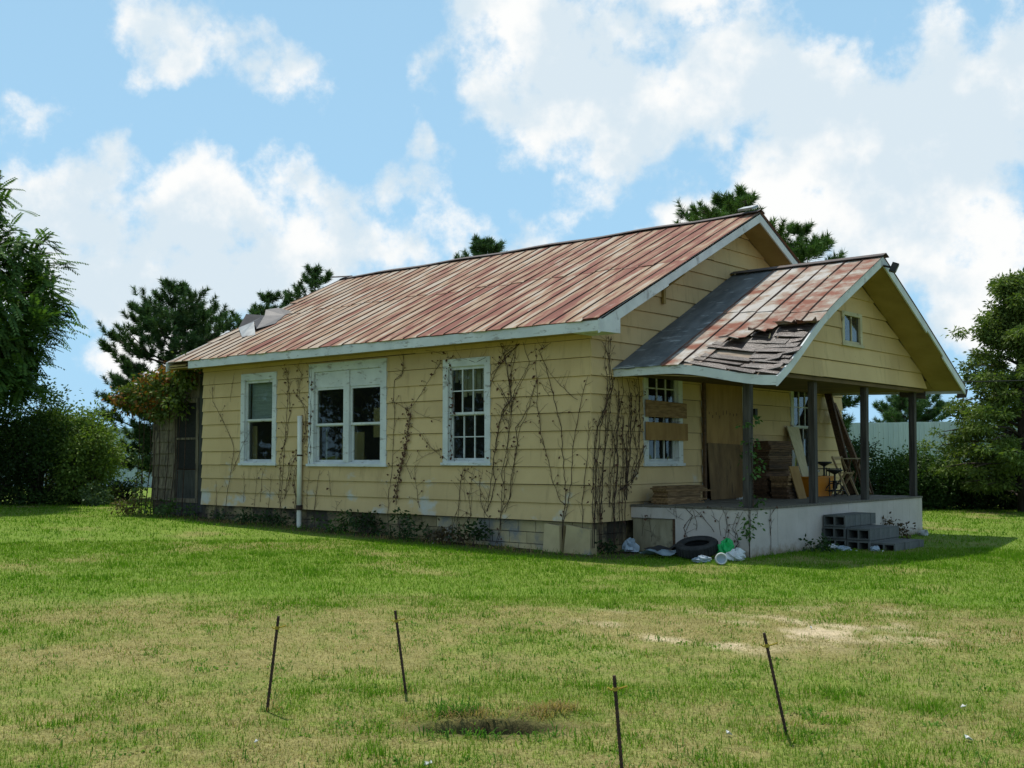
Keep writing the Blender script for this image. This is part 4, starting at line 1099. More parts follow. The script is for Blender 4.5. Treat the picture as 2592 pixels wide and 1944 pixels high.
# concrete blocks stacked as porch steps
def block_mesh():
    mb = MB(); x, y, z, t = .205, .104, .098, .030
    # core holes run along Y: four walls, one web
    mb.box(-x, x, -y, y, -z, -z+t); mb.box(-x, x, -y, y, z-t, z)
    for a, b in ((-x, -x+t), (-t/2, t/2), (x-t, x)): mb.box(a, b, -y, y, -z+t, z-t)
    return mb.mesh('concrete_block', M['concrete'])
BM = block_mesh()
rows = [('top', 2.555, 3.72, .478, 6), ('middle', 2.555, 3.70, .272, 6), ('middle', 2.985, 3.72, .262, 6), ('bottom', 2.555, 3.72, .066, 6), ('bottom', 2.985, 3.70, .056, 6), ('bottom', 3.405, 3.76, .035, 6)]
for ri, (nm, x, y, z, n_) in enumerate(rows):
    for k in range(n_):
        o = bpy.data.objects.new('concrete_block', BM); link(o)
        o.location = (x+rb.uniform(-.006, .006), y+k*.212, z); o.rotation_euler = (0, 0, rb.uniform(-.015, .015))
        if k == 0 and ri in (0, 2, 5):
            lab = {0: 'hollow concrete block at the open end of the top porch step', 2: 'hollow concrete block at the open end of the middle porch step', 5: 'hollow concrete block at the open end of the lowest porch step'}[ri]
            tag(o, lab, 'block', 'concrete blocks stacked as porch steps')
        elif ri == 0: tag(o, ORD[k]+' grey concrete block from the open end of the top porch step', 'block', 'top row blocks of the porch steps')
        elif ri == 2: tag(o, ORD[k]+' grey concrete block from the open end of the middle tread', 'block', 'middle row blocks of the porch steps')
        elif ri == 5: tag(o, ORD[k]+' grey concrete block from the open end of the lowest tread', 'block', 'lowest row blocks of the porch steps')
        elif ri == 1: tag(o, ORD[k]+' concrete block from the open end, directly under the top step', 'block', 'blocks under the top step')
        else: tag(o, ORD[k]+' ground level concrete block from the open end, under the '+('top step' if ri == 3 else 'middle tread'), 'block', 'ground level blocks under the porch steps')
# tyre and rubbish by the porch side
ty = empty('tyre', (1.72, .48, .045), .6, 'old black tyre lying against the porch side', 'tyre')
q = MB(); R1, R2, hw = .33, .20, .10
prof = [(R2, -hw*.7), (R2+.02, -hw*.9), (R1-.04, -hw), (R1-.008, -hw*.8), (R1, -hw*.4), (R1, hw*.4), (R1-.008, hw*.8), (R1-.04, hw), (R2+.02, hw*.9), (R2, hw*.7), (R2-.005, hw*.5), (R2+.03, hw*.45), (R1-.03, hw*.5), (R1-.03, -hw*.5), (R2+.03, -hw*.45), (R2-.005, -hw*.5), (R2, -hw*.7)]
q.lathe(prof, 36, (0, 0, .13)); tb_ = q.build('casing', M['tyre'], ty, True)
ty.rotation_euler = (.22, -.12, .6)
q = MB()
for k in range(36):
    a = 2*math.pi*k/36; q.obox((R1*math.cos(a), R1*math.sin(a), .13), (.006*math.cos(a), .006*math.sin(a), 0), (-.018*math.sin(a), .018*math.cos(a), .0), (0, 0, .06))
q.build('tread', M['tyre'], ty)
crumple('plastic_bag', 'pale blue plastic bag by the crawl space hatch', 'bag', (.34, .62, .02), (.15, .10, .16), 'bag', 5, .4)
def cloth(name, label, cat, loc, sx, sy, mat, seed, hgt=.08):
    r = random.Random(seed); n, m = 12, 9; vs = []; fs = []
    for j in range(m+1):
        for i in range(n+1):
            u, v = i/n-.5, j/m-.5
            vs.append((sx*u*(1+.15*math.sin(v*9)), sy*v*(1+.2*math.sin(u*7+1)), hgt*(.5+.5*math.sin(u*8+seed)*math.cos(v*6))*(1-.5*abs(u))+r.uniform(0, .02)))
    for j in range(m):
        for i in range(n): a = j*(n+1)+i; fs.append((a, a+1, a+n+2, a+n+1))
    q = MB(); q.add(vs, fs); o = q.build(name, M[mat], None, True); o.location = loc; o.rotation_euler = (0, 0, .65); return tag(o, label, cat)
cloth('tarp_scrap', 'blue grey tarp scrap crumpled left of the tyre', 'tarp', (1.22, .20, .03), .62, .34, 'bluecloth', 1, .10)
cloth('rubber_sheet', 'black rubber sheet lying behind the blue tarp scrap', 'sheet', (1.15, .72, .03), .9, .4, 'tyre', 4, .14)
gb = crumple('plastic_sack', 'bright green plastic sack next to the tyre', 'sack', (2.16, .60, .03), (.15, .13, .20), 'greenbag', 8, .45)
crumple('plastic_sack', 'white plastic sack against the green one', 'sack', (2.36, .54, .0), (.20, .14, .13), 'whitebag', 9, .45)
crumple('plastic_wrap', 'crumpled grey plastic wrap before the tyre', 'wrap', (2.16, -.12, .01), (.17, .09, .07), 'bag', 10, .4)
cp = empty('tin_can', (2.50, -.16, .075), 0, 'round white-rimmed tin lying before the green sack', 'tin')
q = MB(); q.lathe([(0, -.04), (.082, -.04), (.088, .06), (.075, .066), (.07, .055), (0, .05)], 20); b_ = q.build('body', M['bag'], cp, True)
q = MB(); q.lathe([(.066, .062), (.078, .075), (.090, .062), (.078, .050), (.066, .062)], 24); q.build('rim', M['whitebag'], cp, True)
cp.rotation_euler = Vector((.62, -.74, .18)).to_track_quat('Z', 'Y').to_euler()
crumple('plastic_bag', 'torn white bag lying left of the block steps', 'bag', (2.62, 3.42, .0), (.13, .10, .07), 'whitebag', 14, .4)
crumple('plastic_bag', 'grey white bag in the grass before the block steps', 'bag', (2.86, 3.28, .0), (.16, .12, .06), 'bag', 15, .4)
crumple('plastic_bag', 'small pale bag in front of the lowest step opening', 'bag', (3.34, 3.50, .0), (.11, .08, .07), 'bag', 16, .4)
cu_ = empty('fallen_cup', (2.56, 7.62, .06), .8, 'white cup lying at the far corner of the porch skirt', 'cup')
q = MB(); q.lathe([(0, -.10), (.05, -.10), (.068, .10), (.062, .10), (.046, -.09), (0, -.09)], 14); q.build('cup_body', M['whitebag'], cu_, True); cu_.rotation_euler = (1.5, 0, 1.2)
lit = random.Random(31)
spots = [(2.98, 3.02, 'tiny white scrap in the shade left of the lowest step'), (3.18, 3.08, 'tiny white scrap just before the lowest step opening'), (3.52, 3.36, 'tiny white scrap right before the lowest step corner'), (3.0, 7.6, 'tiny white scrap by the far corner of the porch skirt'), (3.3, 8.1, 'tiny white scrap in the sunny grass beyond the porch corner'), (6.95, -10.7, 'tiny white scrap between the hole and the nearest stake'), (7.80, -9.12, 'tiny white scrap left of the strongly slanting stake'), (8.6, -7.6, 'tiny white scrap right of and beyond the slanting stake'), (5.9, -11.0, 'tiny white scrap in the grass left of the hole'), (8.9, -8.4, 'tiny white scrap farthest right in the near lawn'), (6.4, -5.2, 'tiny white scrap on the sandy worn track'), (-3.1, -.6, 'tiny white scrap at the foot of the long wall')]
for k, (x, y, lab) in enumerate(spots):
    q = MB(); s_ = lit.uniform(.012, .026); q.add([(-s_, -s_*.5, 0), (s_, -s_*.4, .012), (s_*.8, s_*.5, .02), (0, s_*.7, .006), (-s_*.9, s_*.4, .016), (-s_, -s_*.5, .004), (s_, -s_*.4, .016), (s_*.8, s_*.5, .024), (0, s_*.7, .010), (-s_*.9, s_*.4, .020)], [(4, 3, 2, 1, 0), (5, 6, 7, 8, 9), (0, 1, 6, 5), (1, 2, 7, 6), (2, 3, 8, 7), (3, 4, 9, 8), (4, 0, 5, 9)])
    o = q.build('litter_scrap', M['paper'], None); o.location = (x, y, gza(x, y)+.012); o.rotation_euler = (0, 0, lit.random()*6)
    tag(o, lab, 'litter', 'white scraps of litter in the grass')

# rebar stakes in the foreground
SK = [((5.27, -10.46), (.08, .02, .60), 'rusty stake leaning right, leftmost of the four in the lawn'), ((5.57, -9.54), (-.035, -.07, .56), 'rusty stake leaning left, second from the left in the lawn'), ((7.905, -10.315), (-.02, -.04, .53), 'rusty stake nearest the camera, cut by the lower edge'), ((8.06, -8.92), (-.075, -.11, .59), 'strongly slanting rusty stake, rightmost of the four')]
for (bx, by), vv, lab in SK:
    g0 = gza(bx, by); v_ = Vector(vv)
    st = empty('rebar_stake', (bx, by, g0), 0, lab, 'stake', 'rusty stakes in the foreground lawn')
    q = MB(); q.tube([v_*(-.10), v_*.5, v_*1.0], .0088, 8)
    for k in range(26):
        c_ = v_*(k/26.0); q.tube([c_, c_+v_*.012], .0103, 8)
    q.build('rod', M['rebar'], st)
    c_ = v_*.875; q = MB(); q.tube([c_-v_*.012, c_+v_*.02], .0145, 8)
    q.tube([c_, c_+Vector((.025, .015, .008)), c_+Vector((.05, .03, .018))], .005, 5); q.tube([c_, c_+Vector((-.02, -.01, -.004)), c_+Vector((-.03, -.02, .008))], .005, 5)
    q.build('yellow_tie', M['yellowtie'], st)

# ------------------------------------------------------------------ metal fence behind
fa, fb_ = Vector((-46, 8.2, 0)), Vector((12, 39.9, 0))
fd_ = (fb_-fa); FL = fd_.length; fd_.normalize(); fn = Vector((fd_.y, -fd_.x, 0))
fe = empty('metal_fence', fa, math.atan2(fd_.y, fd_.x), 'tall pale corrugated metal fence behind the hedge', 'fence')
npan = 56; pw = FL/npan
def panel_mesh():
    q = MB(); n = 6
    for i in range(n):
        x0 = pw*i/n; x1 = pw*(i+1)/n
        pr = [(x0, 0), (x0+(x1-x0)*.62, 0), (x0+(x1-x0)*.72, -.035), (x0+(x1-x0)*.90, -.035), (x1, 0)]
        for (a, ya), (b, yb) in zip(pr[:-1], pr[1:]): q.add([(a, ya, -.2), (b, yb, -.2), (b, yb, 2.98), (a, ya, 2.98)], [(0, 1, 2, 3)])
    return q.mesh('fence_panel', M['fence'])
pmesh = panel_mesh(); pmesh.name = 'panel'
for k in range(npan):
    o = bpy.data.objects.new('panel', pmesh); link(o, fe); o.location = (k*pw, .004*(k % 2), rb.uniform(-.03, .03)+.2*(1 if k < 30 else 0)*0)
q = MB(); q.box(0, FL, .02, .08, 2.7, 2.78); q.box(0, FL, .02, .08, 1.2, 1.28); q.build('rail', M['galv'], fe)
up_ = empty('utility_pole', (-12.75, 57.2, 0), 0, 'thin distant utility pole above the fence', 'pole')
q = MB(); q.tube([(0, 0, -.2), (0, 0, 4.9)], [.13, .10], 8); q.build('shaft', M['post'], up_)
q = MB(); q.tube([(-1.6, -1.2, 4.3), (-.8, -.6, 4.0), (0, 0, 3.4)], .05, 5); q.build('stay_wire', M['wire'], up_)
q = MB(); pts = []
for k in range(15):
    t = k/14; a = Vector((2.98, 8.72, 3.14)); b = Vector((13.5, 26.0, 5.2)); p_ = a.lerp(b, t); p_.z -= .7*4*t*(1-t)*.5; pts.append(p_)
q.tube(pts, .011, 5); tag(q.build('power_cable', M['wire'], None), 'black service cable running from the porch eave to the right', 'cable')

# ------------------------------------------------------------------ dead vines on the walls
VINES={'corner':[[(-1.17,3.23),(-1.13,2.85),(-1.14,2.53),(-1.09,2.26),(-1.02,1.89),(-0.9,1.54),(-0.83,1.25),(-0.73,1.07),(-0.62,0.84)],[(-1.1,3.44),(-0.93,3.16),(-0.83,2.81),(-0.73,2.49),(-0.61,2.09),(-0.58,1.73),(-0.55,1.36),(-0.52,1.1),(-0.53,0.82),(-0.59,0.53)],[(-0.02,2.94),(-0.13,2.7),(-0.2,2.39),(-0.3,2.03),(-0.37,1.67),(-0.38,1.39),(-0.4,1.16),(-0.45,0.9),(-0.5,0.74),(-0.57,0.5)],[(-1.0,3.22),(-0.69,2.86),(-0.42,2.66),(-0.26,2.55)],[(-0.02,2.21),(-0.04,1.88),(-0.06,1.49),(-0.12,1.21),(-0.16,0.9),(-0.16,0.57)],[(-1.18,3.55),(-1.15,3.33),(-1.17,3.2)],[(-0.99,3.57),(-1.08,3.41)],[(-0.82,3.55),(-0.99,3.46),(-1.1,3.44)],[(-1.05,2.87),(-0.95,2.74),(-0.86,2.63)]],'right_of_window':[[(-1.1,2.93),(-1.24,2.72),(-1.36,2.48),(-1.38,2.29),(-1.52,2.11),(-1.6,1.84),(-1.65,1.54),(-1.69,1.19),(-1.76,0.89),(-1.87,0.62)],[(-1.31,3.26),(-1.41,3.0),(-1.59,2.76),(-1.7,2.55),(-1.77,2.22),(-1.79,1.9),(-1.87,1.57),(-1.96,1.35),(-1.92,1.13),(-1.96,0.81),(-1.98,0.51),(-1.99,0.21),(-2.05,0.07)],[(-1.59,3.58),(-1.66,3.28),(-1.75,2.99),(-1.74,2.71),(-1.76,2.39)],[(-1.92,3.6),(-1.85,3.18),(-1.77,2.9),(-1.79,2.63),(-1.92,2.39),(-2.03,2.09),(-2.1,1.82),(-2.14,1.46),(-2.21,1.18),(-2.25,0.88),(-2.29,0.63)],[(-2.21,2.9),(-2.14,3.06),(-1.95,3.24),(-1.77,3.4),(-1.56,3.58)],[(-2.14,2.92),(-1.99,2.78),(-1.85,2.55),(-1.92,2.33),(-1.77,2.17)],[(-1.45,3.6),(-1.38,3.43),(-1.31,3.26)],[(-1.7,3.53),(-1.92,3.41),(-2.1,3.22)],[(-2.1,2.56),(-1.92,2.44),(-1.76,2.39)]],'under_window':[[(-2.9,1.4),(-2.95,1.06),(-2.99,0.78),(-3.01,0.53),(-3.07,0.16)],[(-2.59,1.39),(-2.67,1.18),(-2.68,0.84),(-2.7,0.56),(-2.74,0.4)],[(-2.49,1.39),(-2.48,1.07),(-2.44,0.79),(-2.34,0.6),(-2.25,0.52)],[(-2.84,1.39),(-2.86,1.12),(-2.84,0.78)]],'over_window':[[(-3.3,3.55),(-3.18,3.25),(-3.14,2.94),(-3.15,2.59),(-3.17,2.37),(-3.21,2.08),(-3.15,1.77),(-3.11,1.51)],[(-3.66,3.4),(-3.38,3.18),(-3.18,2.91)],[(-3.34,3.49),(-3.54,3.54),(-3.87,3.61)],[(-3.22,3.34),(-2.94,3.41),(-2.59,3.31),(-2.33,3.38)],[(-2.33,2.46),(-2.29,2.68),(-2.2,2.92)],[(-3.95,2.85),(-3.7,3.11),(-3.46,3.36)]],'left_of_window':[[(-4.37,2.57),(-4.28,2.36),(-4.32,2.1),(-4.38,1.83),(-4.45,1.63),(-4.51,1.39),(-4.59,1.18),(-4.63,0.95),(-4.65,0.68)],[(-4.28,2.22),(-3.98,2.04),(-3.78,1.83),(-3.57,1.68),(-3.29,1.54)],[(-4.15,1.45),(-4.13,1.16),(-4.06,0.87),(-4.0,0.64)],[(-4.15,2.45),(-3.82,2.35),(-3.45,2.26)],[(-4.5,3.62),(-4.46,3.32),(-4.5,3.15),(-4.69,3.09)],[(-4.24,2.54),(-4.03,2.74),(-3.86,2.91)],[(-4.19,1.48),(-3.86,1.63),(-3.45,1.74)]],'far_end':[[(-10.83,3.26),(-10.76,2.87),(-10.48,2.56),(-10.25,2.27),(-10.02,2.01),(-9.91,1.78),(-9.98,1.46),(-10.06,1.14),(-10.16,0.79),(-10.2,0.54)],[(-9.95,3.48),(-10.03,3.23),(-10.1,2.84)],[(-10.6,1.07),(-10.58,0.78),(-10.56,0.53)],[(-9.23,2.25),(-9.54,1.94),(-9.75,1.62),(-9.95,1.3)],[(-9.55,1.31),(-9.52,0.93),(-9.54,0.62)],[(-9.06,1.31),(-9.08,0.94),(-9.14,0.56)],[(-8.85,1.31),(-8.9,1.0),(-8.94,0.63)],[(-8.58,1.25),(-8.59,0.85),(-8.64,0.58)]],'beside_pipe':[[(-8.0,3.51),(-8.02,3.08),(-8.03,2.53),(-8.1,2.02),(-8.14,1.56),(-8.18,1.1),(-8.22,0.77),(-8.24,0.53)],[(-7.76,3.28),(-7.61,3.06),(-7.65,2.85),(-7.46,2.64),(-7.41,2.22),(-7.45,1.86)],[(-7.29,3.47),(-7.33,3.05),(-7.22,2.6),(-7.26,2.15),(-7.23,1.71),(-7.25,1.44)],[(-7.49,1.56),(-7.7,1.32),(-7.76,1.02),(-7.71,0.72),(-7.75,0.48)],[(-7.81,3.56),(-7.57,3.36),(-7.61,3.12)],[(-8.1,3.51),(-8.2,3.33),(-7.95,3.14)],[(-7.54,1.8),(-7.92,1.53),(-8.01,1.11),(-8.1,0.71)]],'under_double':[[(-6.93,1.33),(-7.02,1.03),(-7.1,0.53)],[(-6.66,1.33),(-6.61,1.04),(-6.58,0.81)],[(-7.25,1.32),(-7.34,0.97),(-7.35,0.49)],[(-6.25,0.73),(-6.38,0.61),(-6.42,0.49)]],'right_of_double':[[(-4.46,3.57),(-4.48,3.21),(-4.72,3.08),(-4.74,2.78),(-4.71,2.44),(-4.73,2.11),(-4.75,1.84),(-4.78,1.29),(-4.86,0.87),(-4.88,0.54)],[(-4.24,2.51),(-4.35,2.21),(-4.37,1.89),(-4.47,1.62),(-4.54,1.34),(-4.62,1.07),(-4.68,0.77)],[(-4.88,2.67),(-4.63,2.63),(-4.4,2.52),(-4.24,2.54)],[(-4.23,1.67),(-4.39,1.45),(-4.23,1.18)]],'front_corner':[[(0.43,3.64),(0.44,3.16),(0.46,2.79),(0.35,2.43),(0.19,2.09),(0.12,1.71),(0.06,1.24),(0.01,0.56)],[(0.52,2.75),(0.43,2.38),(0.35,1.95),(0.26,1.47),(0.23,1.0),(0.19,0.55)],[(0.73,2.73),(0.72,2.29),(0.65,1.95),(0.67,1.59),(0.65,1.23),(0.56,0.87),(0.57,0.53)],[(0.81,3.03),(0.85,2.69),(0.74,2.39)],[(1.11,2.7),(1.08,2.33),(1.06,1.96),(1.03,1.56),(0.94,1.22),(0.93,0.86)],[(1.36,2.21),(1.31,1.84),(1.27,1.59),(1.18,1.34),(1.11,1.15)],[(1.2,2.95),(1.24,2.46),(1.19,2.08),(1.22,1.71)],[(0.55,2.19),(0.51,1.71),(0.42,1.23),(0.45,0.75)],[(1.58,1.86),(1.44,1.59),(1.26,1.32),(1.0,1.12),(0.7,1.03)],[(0.24,3.53),(0.4,3.37),(0.44,3.21)],[(0.69,2.98),(0.71,2.73),(0.72,2.29)],[(0.98,2.94),(1.07,2.65),(1.11,2.45)],[(1.29,3.03),(1.33,2.71),(1.36,2.21)],[(0.85,2.3),(0.8,1.95),(0.86,1.47),(0.79,0.98),(0.8,0.55)],[(0.1,1.52),(0.14,1.23),(0.07,0.88),(0.11,0.55)]],'porch_side':[[(1.11,0.76),(1.28,0.63),(1.16,0.43),(1.11,0.24)],[(1.41,0.68),(1.54,0.54),(1.68,0.38)],[(0.95,0.78),(0.97,0.57)],[(1.89,0.78),(1.91,0.49),(1.88,0.26),(1.92,0.1)],[(2.2,0.72),(2.07,0.45),(2.12,0.22),(2.02,0.08)],[(1.28,0.77),(1.36,0.53),(1.34,0.39)],[(0.29,0.62),(0.27,0.25)],[(0.46,0.62),(0.43,0.5),(0.46,0.16)],[(1.63,0.64),(1.76,0.55),(1.81,0.32)],[(0.72,0.77),(0.89,0.64),(1.11,0.55)]],'porch_front':[[(1.08,0.79),(1.02,0.35),(1.01,0.05)],[(1.71,0.8),(1.73,0.42),(1.71,0.08)],[(1.31,0.79),(1.26,0.61)],[(1.93,0.79),(1.69,0.63),(1.7,0.31)]]}
VL = {
 'corner': ('dead brown vine fanning over the wall near the front corner', mapL, 0),
 'right_of_window': ('dead brown vine climbing just right of the small-paned window', mapL, 0),
 'under_window': ('dead vine strands hanging under the small-paned window', mapL, 0),
 'over_window': ('dead vine creeping over the top of the small-paned window', mapL, 0),
 'left_of_window': ('leafy dead vine trailing left of the small-paned window', mapL, 0),
 'far_end': ('thin dead vine at the far end of the long wall', mapL, 0),
 'beside_pipe': ('dead vine tangled round the cream drain pipe', mapL, 0),
 'under_double': ('short dead vine stems below the double window', mapL, 0),
 'right_of_double': ('dead vine with hanging brown leaves right of the double window', mapL, 0),
 'front_corner': ('dense curtain of dead vine between house corner and porch', mapF, 0),
 'porch_side': ('dead vine strands on the side of the porch skirt', lambda u, o, z: (u, PY0-o+.03, z), 1),
 'porch_front': ('dark dead vine stems on the front of the porch skirt', lambda u, o, z: (PX+o-.03, u, z), 1)}
rv = random.Random(99)
def leafq(mb, c, n_, s):
    c = Vector(c); a = rv.uniform(0, 6.28); n_ = Vector(n_)
    t = n_.orthogonal().normalized(); b = n_.cross(t)
    d = (t*math.cos(a)+b*math.sin(a)+n_*rv.uniform(-.3, .6)+Vector((0, 0, -.5))).normalized(); w = d.cross(n_).normalized()
    mb.add([c, c+d*s*.5+w*s*.32+n_*s*.15, c+d*s, c+d*s*.5-w*s*.32+n_*s*.05], [(0, 1, 2, 3)])
for key, strands in VINES.items():
    if key in ('front_corner', 'porch_side', 'beside_pipe', 'under_window', 'right_of_window'):
        strands = strands+[[(u+rv.uniform(-.10, .10)+.03*math.sin(k), z) for k, (u, z) in enumerate(st_)] for st_ in strands if len(st_) > 3]
    if key == 'front_corner':
        strands = strands+[[(u+rv.uniform(-.08, .08)-.04, z) for u, z in st_] for st_ in strands[:15] if len(st_) > 4]
    lab, mp, sk_ = VL[key]
    u_, z_ = strands[0][-1]
    ro = empty('dead_vine', mp(u_, .02, 0.0), 0, lab, 'vine', 'dead vines on the house walls')
    off = Vector(ro.location)
    mp2 = lambda u, o, z: Vector(mp(u, o, z))-off
    nrm = (Vector(mp(0, 1, 0))-Vector(mp(0, 0, 0)))
    leaves = MB(); twigs = MB()
    thick = key in ('front_corner', 'right_of_window', 'corner')
    for si, pts in enumerate(strands):
        P_ = []
        for a, b in zip(pts[:-1], pts[1:]):
            n_ = max(2, int(math.hypot(b[0]-a[0], b[1]-a[1])/.08))
            for k in range(n_):
                t = k/n_; P_.append((a[0]+(b[0]-a[0])*t+rv.uniform(-.014, .014), a[1]+(b[1]-a[1])*t+rv.uniform(-.008, .008)))
        P_.append(pts[-1])
        if P_[-1][1] < .62 and not sk_: P_.append((P_[-1][0]+rv.uniform(-.03, .03), .1))
        r0 = rv.uniform(.0032, .0055)*(1.2 if thick else 1.0)
        if key == 'front_corner' and si in (2, 4): r0 = .011
        q = MB(); rad = [r0*(.55+.45*min(1, k/8)) for k in range(len(P_))]
        q.tube([mp2(u, .040+rv.uniform(-.002, .012), z) for u, z in P_], rad, 5); q.build('stem', M['deadvine'], ro)
        # side twigs and curled leaves
        for k in range(1, len(P_)-1):
            if rv.random() < .62:
                u, z = P_[k]; L = rv.uniform(.05, .30); an = rv.choice((-1, 1))*rv.uniform(.3, 1.3)
                tw = [(u+L*math.sin(an)*f+rv.uniform(-.012, .012), z+L*math.cos(an)*f+rv.uniform(-.012, .012)) for f in (0, .33, .66, 1)]
                twigs.tube([mp2(a, .042, b) for a, b in tw], [.0026, .0022, .0019, .0014], 4)
                if rv.random() < .35: leafq(leaves, mp2(tw[-1][0], .05, tw[-1][1]), nrm, rv.uniform(.03, .06))
            dens = .10
            if key == 'left_of_window' and si == 0: dens = 2.6
            if key == 'left_of_window' and si == 1: dens = .7
            if key == 'right_of_double' and si == 1: dens = 2.6
            if key == 'over_window': dens = .25
            if key == 'over_window' and si == 0: dens = 1.3
            if key == 'front_corner': dens = .35 if si in (2, 4) else .15
            if key == 'corner' and si in (0, 5): dens = .5
            if key == 'beside_pipe': dens = .35
            for _ in range(int(dens)+(1 if rv.random() < dens % 1 else 0)):
                u, z = P_[k]; leafq(leaves, mp2(u+rv.uniform(-.05, .05), .05+rv.uniform(0, .03), z+rv.uniform(-.04, .04)), nrm, rv.uniform(.04, .085))
    if twigs.v: tag(twigs.build('twigs', M['deadvine'], ro), kind='stuff')
    if leaves.v: tag(leaves.build('dry_leaves', M['deadleaf'], ro), kind='stuff')

# ------------------------------------------------------------------ foliage builders
def unit(v): return v/np.maximum(np.linalg.norm(v, axis=1, keepdims=True), 1e-9)
def diamonds(P, D, S, L, W):
    """leaf quads: base P, direction D, side S"""
    L = L[:, None]; W = W[:, None]
    a = P; b = P+D*L*.45+S*W*.5; c = P+D*L; d = P+D*L*.45-S*W*.5
    V = np.stack([a, b, c, d], 1).reshape(-1, 3)
    F = np.arange(len(V)).reshape(-1, 4)
    return V, F
def rnd_dirs(n, rng): return unit(rng.normal(size=(n, 3)))
def crown_from_clumps(name, clumps, per, size, cols, parent, rng, droop=.2, asp=.5, origin=(0, 0, 0), mat='leaf', flat=.75):
    Ps, Ds, Ls, Cs = [], [], [], []
    for (c, r) in clumps:
        n = max(20, int(per*r*r/.16))
        p = rng.normal(size=(n, 3))*np.array((r*.52, r*.52, r*.52*flat))
        d = unit(p+rng.normal(size=(n, 3))*r*.4); d[:, 2] -= droop; d = unit(d)
        Ps.append(p+np.array(c)); Ds.append(d); Ls.append(rng.uniform(.7, 1.3, n)*size)
        t = np.clip(rng.normal(.5, .25, n), 0, 1)[:, None]; j = rng.uniform(.85, 1.15)
        Cs.append((np.array(cols[0])*(1-t)+np.array(cols[1])*t)*j)
    P_ = np.concatenate(Ps); D_ = np.concatenate(Ds); L_ = np.concatenate(Ls); C_ = np.concatenate(Cs)
    S_ = unit(np.cross(D_, rnd_dirs(len(P_), rng)))
    V, F = diamonds(P_, D_, S_, L_, L_*asp)
    return npmesh(name, V, F, M[mat], np.repeat(C_, 4, 0), parent)
def limbs(parent, trunk_pts, trunk_r, ends, rng, name='trunk', r_end=.012, n=8, start=(.25, .95), match=False):
    q = MB(); q.tube(trunk_pts, trunk_r, n)
    T_ = [Vector(t) for t in trunk_pts]
    for e in ends:
        e = Vector(e); f = rng.uniform(*start)
        if match: f = min(.93, max(.05, .85*e.z/T_[-1].z))
        k = f*(len(T_)-1); i = min(int(k), len(T_)-2); b = T_[i].lerp(T_[i+1], k-i)
        if b.z > e.z+.2 and rng.random() < .7: b = T_[0].lerp(T_[-1], max(.12, min(.9, (e.z-.4)/max(T_[-1].z, .1))))
        m1 = b.lerp(e, .35)+Vector((0, 0, .10*(e-b).length)); m2 = b.lerp(e, .7)+Vector((0, 0, .08*(e-b).length))
        r0 = max(r_end*2.2, .022*(e-b).length)
        q.tube([b, m1, m2, e], [r0, r0*.75, r0*.5, r_end], 5)
    return q.build(name, M['bark'], parent, True)
def shrub(name, label, base, rx, ry, h, nclump, leaf, cols, group, seed, per=230, zlow=.04, cat='shrub', stems=True, asp=.5):
    rng = np.random.default_rng(seed)
    o = empty(name, (base[0], base[1], gza(base[0], base[1])), 0, label, cat, group)
    cl = []
    for k in range(int(nclump*1.35)):
        d = rng.normal(size=3); d /= np.linalg.norm(d); s = rng.uniform(.2, 1.0)**.6
        z = h*(zlow+(1-zlow)*(.5+.5*d[2]*s))
        wid = 1.0-.35*abs(z/h-.4)
        cl.append(((d[0]*s*rx*wid, d[1]*s*ry*wid, max(z-.12, .1)), rng.uniform(.26, .50)*min(1, h/2)))
    for k in range(int(7*rx+4)):
        a_ = rng.uniform(0, 6.28); s = rng.uniform(.35, .95); cl.append(((rx*s*math.cos(a_), ry*s*math.sin(a_), rng.uniform(.10, .40)), rng.uniform(.24, .36)*min(1, h/2)))
    if stems:
        q = MB()
        for c, r in cl[::2]:
            e = Vector(c); b = Vector((rng.uniform(-.2, .2), rng.uniform(-.2, .2), -.05)); q.tube([b, b.lerp(e, .5)+Vector((0, 0, .1)), e], [.028, .018, .008], 5)
        q.build('stem', M['bark'], o, True)
    crown_from_clumps('foliage', cl, per, leaf, cols, o, rng, asp=asp)
    return o
DG = ((.014, .034, .009), (.038, .074, .017)); MG = ((.026, .062, .012), (.07, .125, .024)); YG = ((.075, .13, .020), (.18, .25, .045)); BG = ((.02, .05, .018), (.045, .09, .03))
# left shrubs ----------------------------------------------------------
shrub('shrub', 'big dark shrub at the left edge of the lawn', (-22.6, .2), 1.7, 1.7, 3.9, 60, .10, DG, 'shrubs at the left edge', 1)
shrub('shrub', 'dark rounded shrub under the left tree', (-21.6, 1.3), 1.45, 1.5, 3.7, 60, .10, MG, 'shrubs at the left edge', 2)
shrub('shrub', 'brighter yellow-green shrub standing before the left pine', (-20.5, 2.05), 1.1, 1.1, 3.2, 46, .10, YG, 'shrubs at the left edge', 3)
shrub('shrub', 'leggy shrub with reddish tips behind the bright one', (-22.4, 3.1), 1.0, 1.0, 2.7, 30, .10, ((.05, .06, .015), (.11, .12, .03)), 'shrubs at the left edge', 4)
shrub('small_shrub', 'small dark shrub before the left stretch of metal fence', (-22.8, 4.75), .62, .6, .95, 16, .08, DG, 'shrubs at the left edge', 5, zlow=.25)
shrub('weed_clump', 'pale weed clump at the foot of the bright left shrub', (-19.3, 1.75), .45, .4, .75, 10, .10, ((.07, .11, .04), (.15, .2, .09)), None, 6, stems=False, cat='weeds')
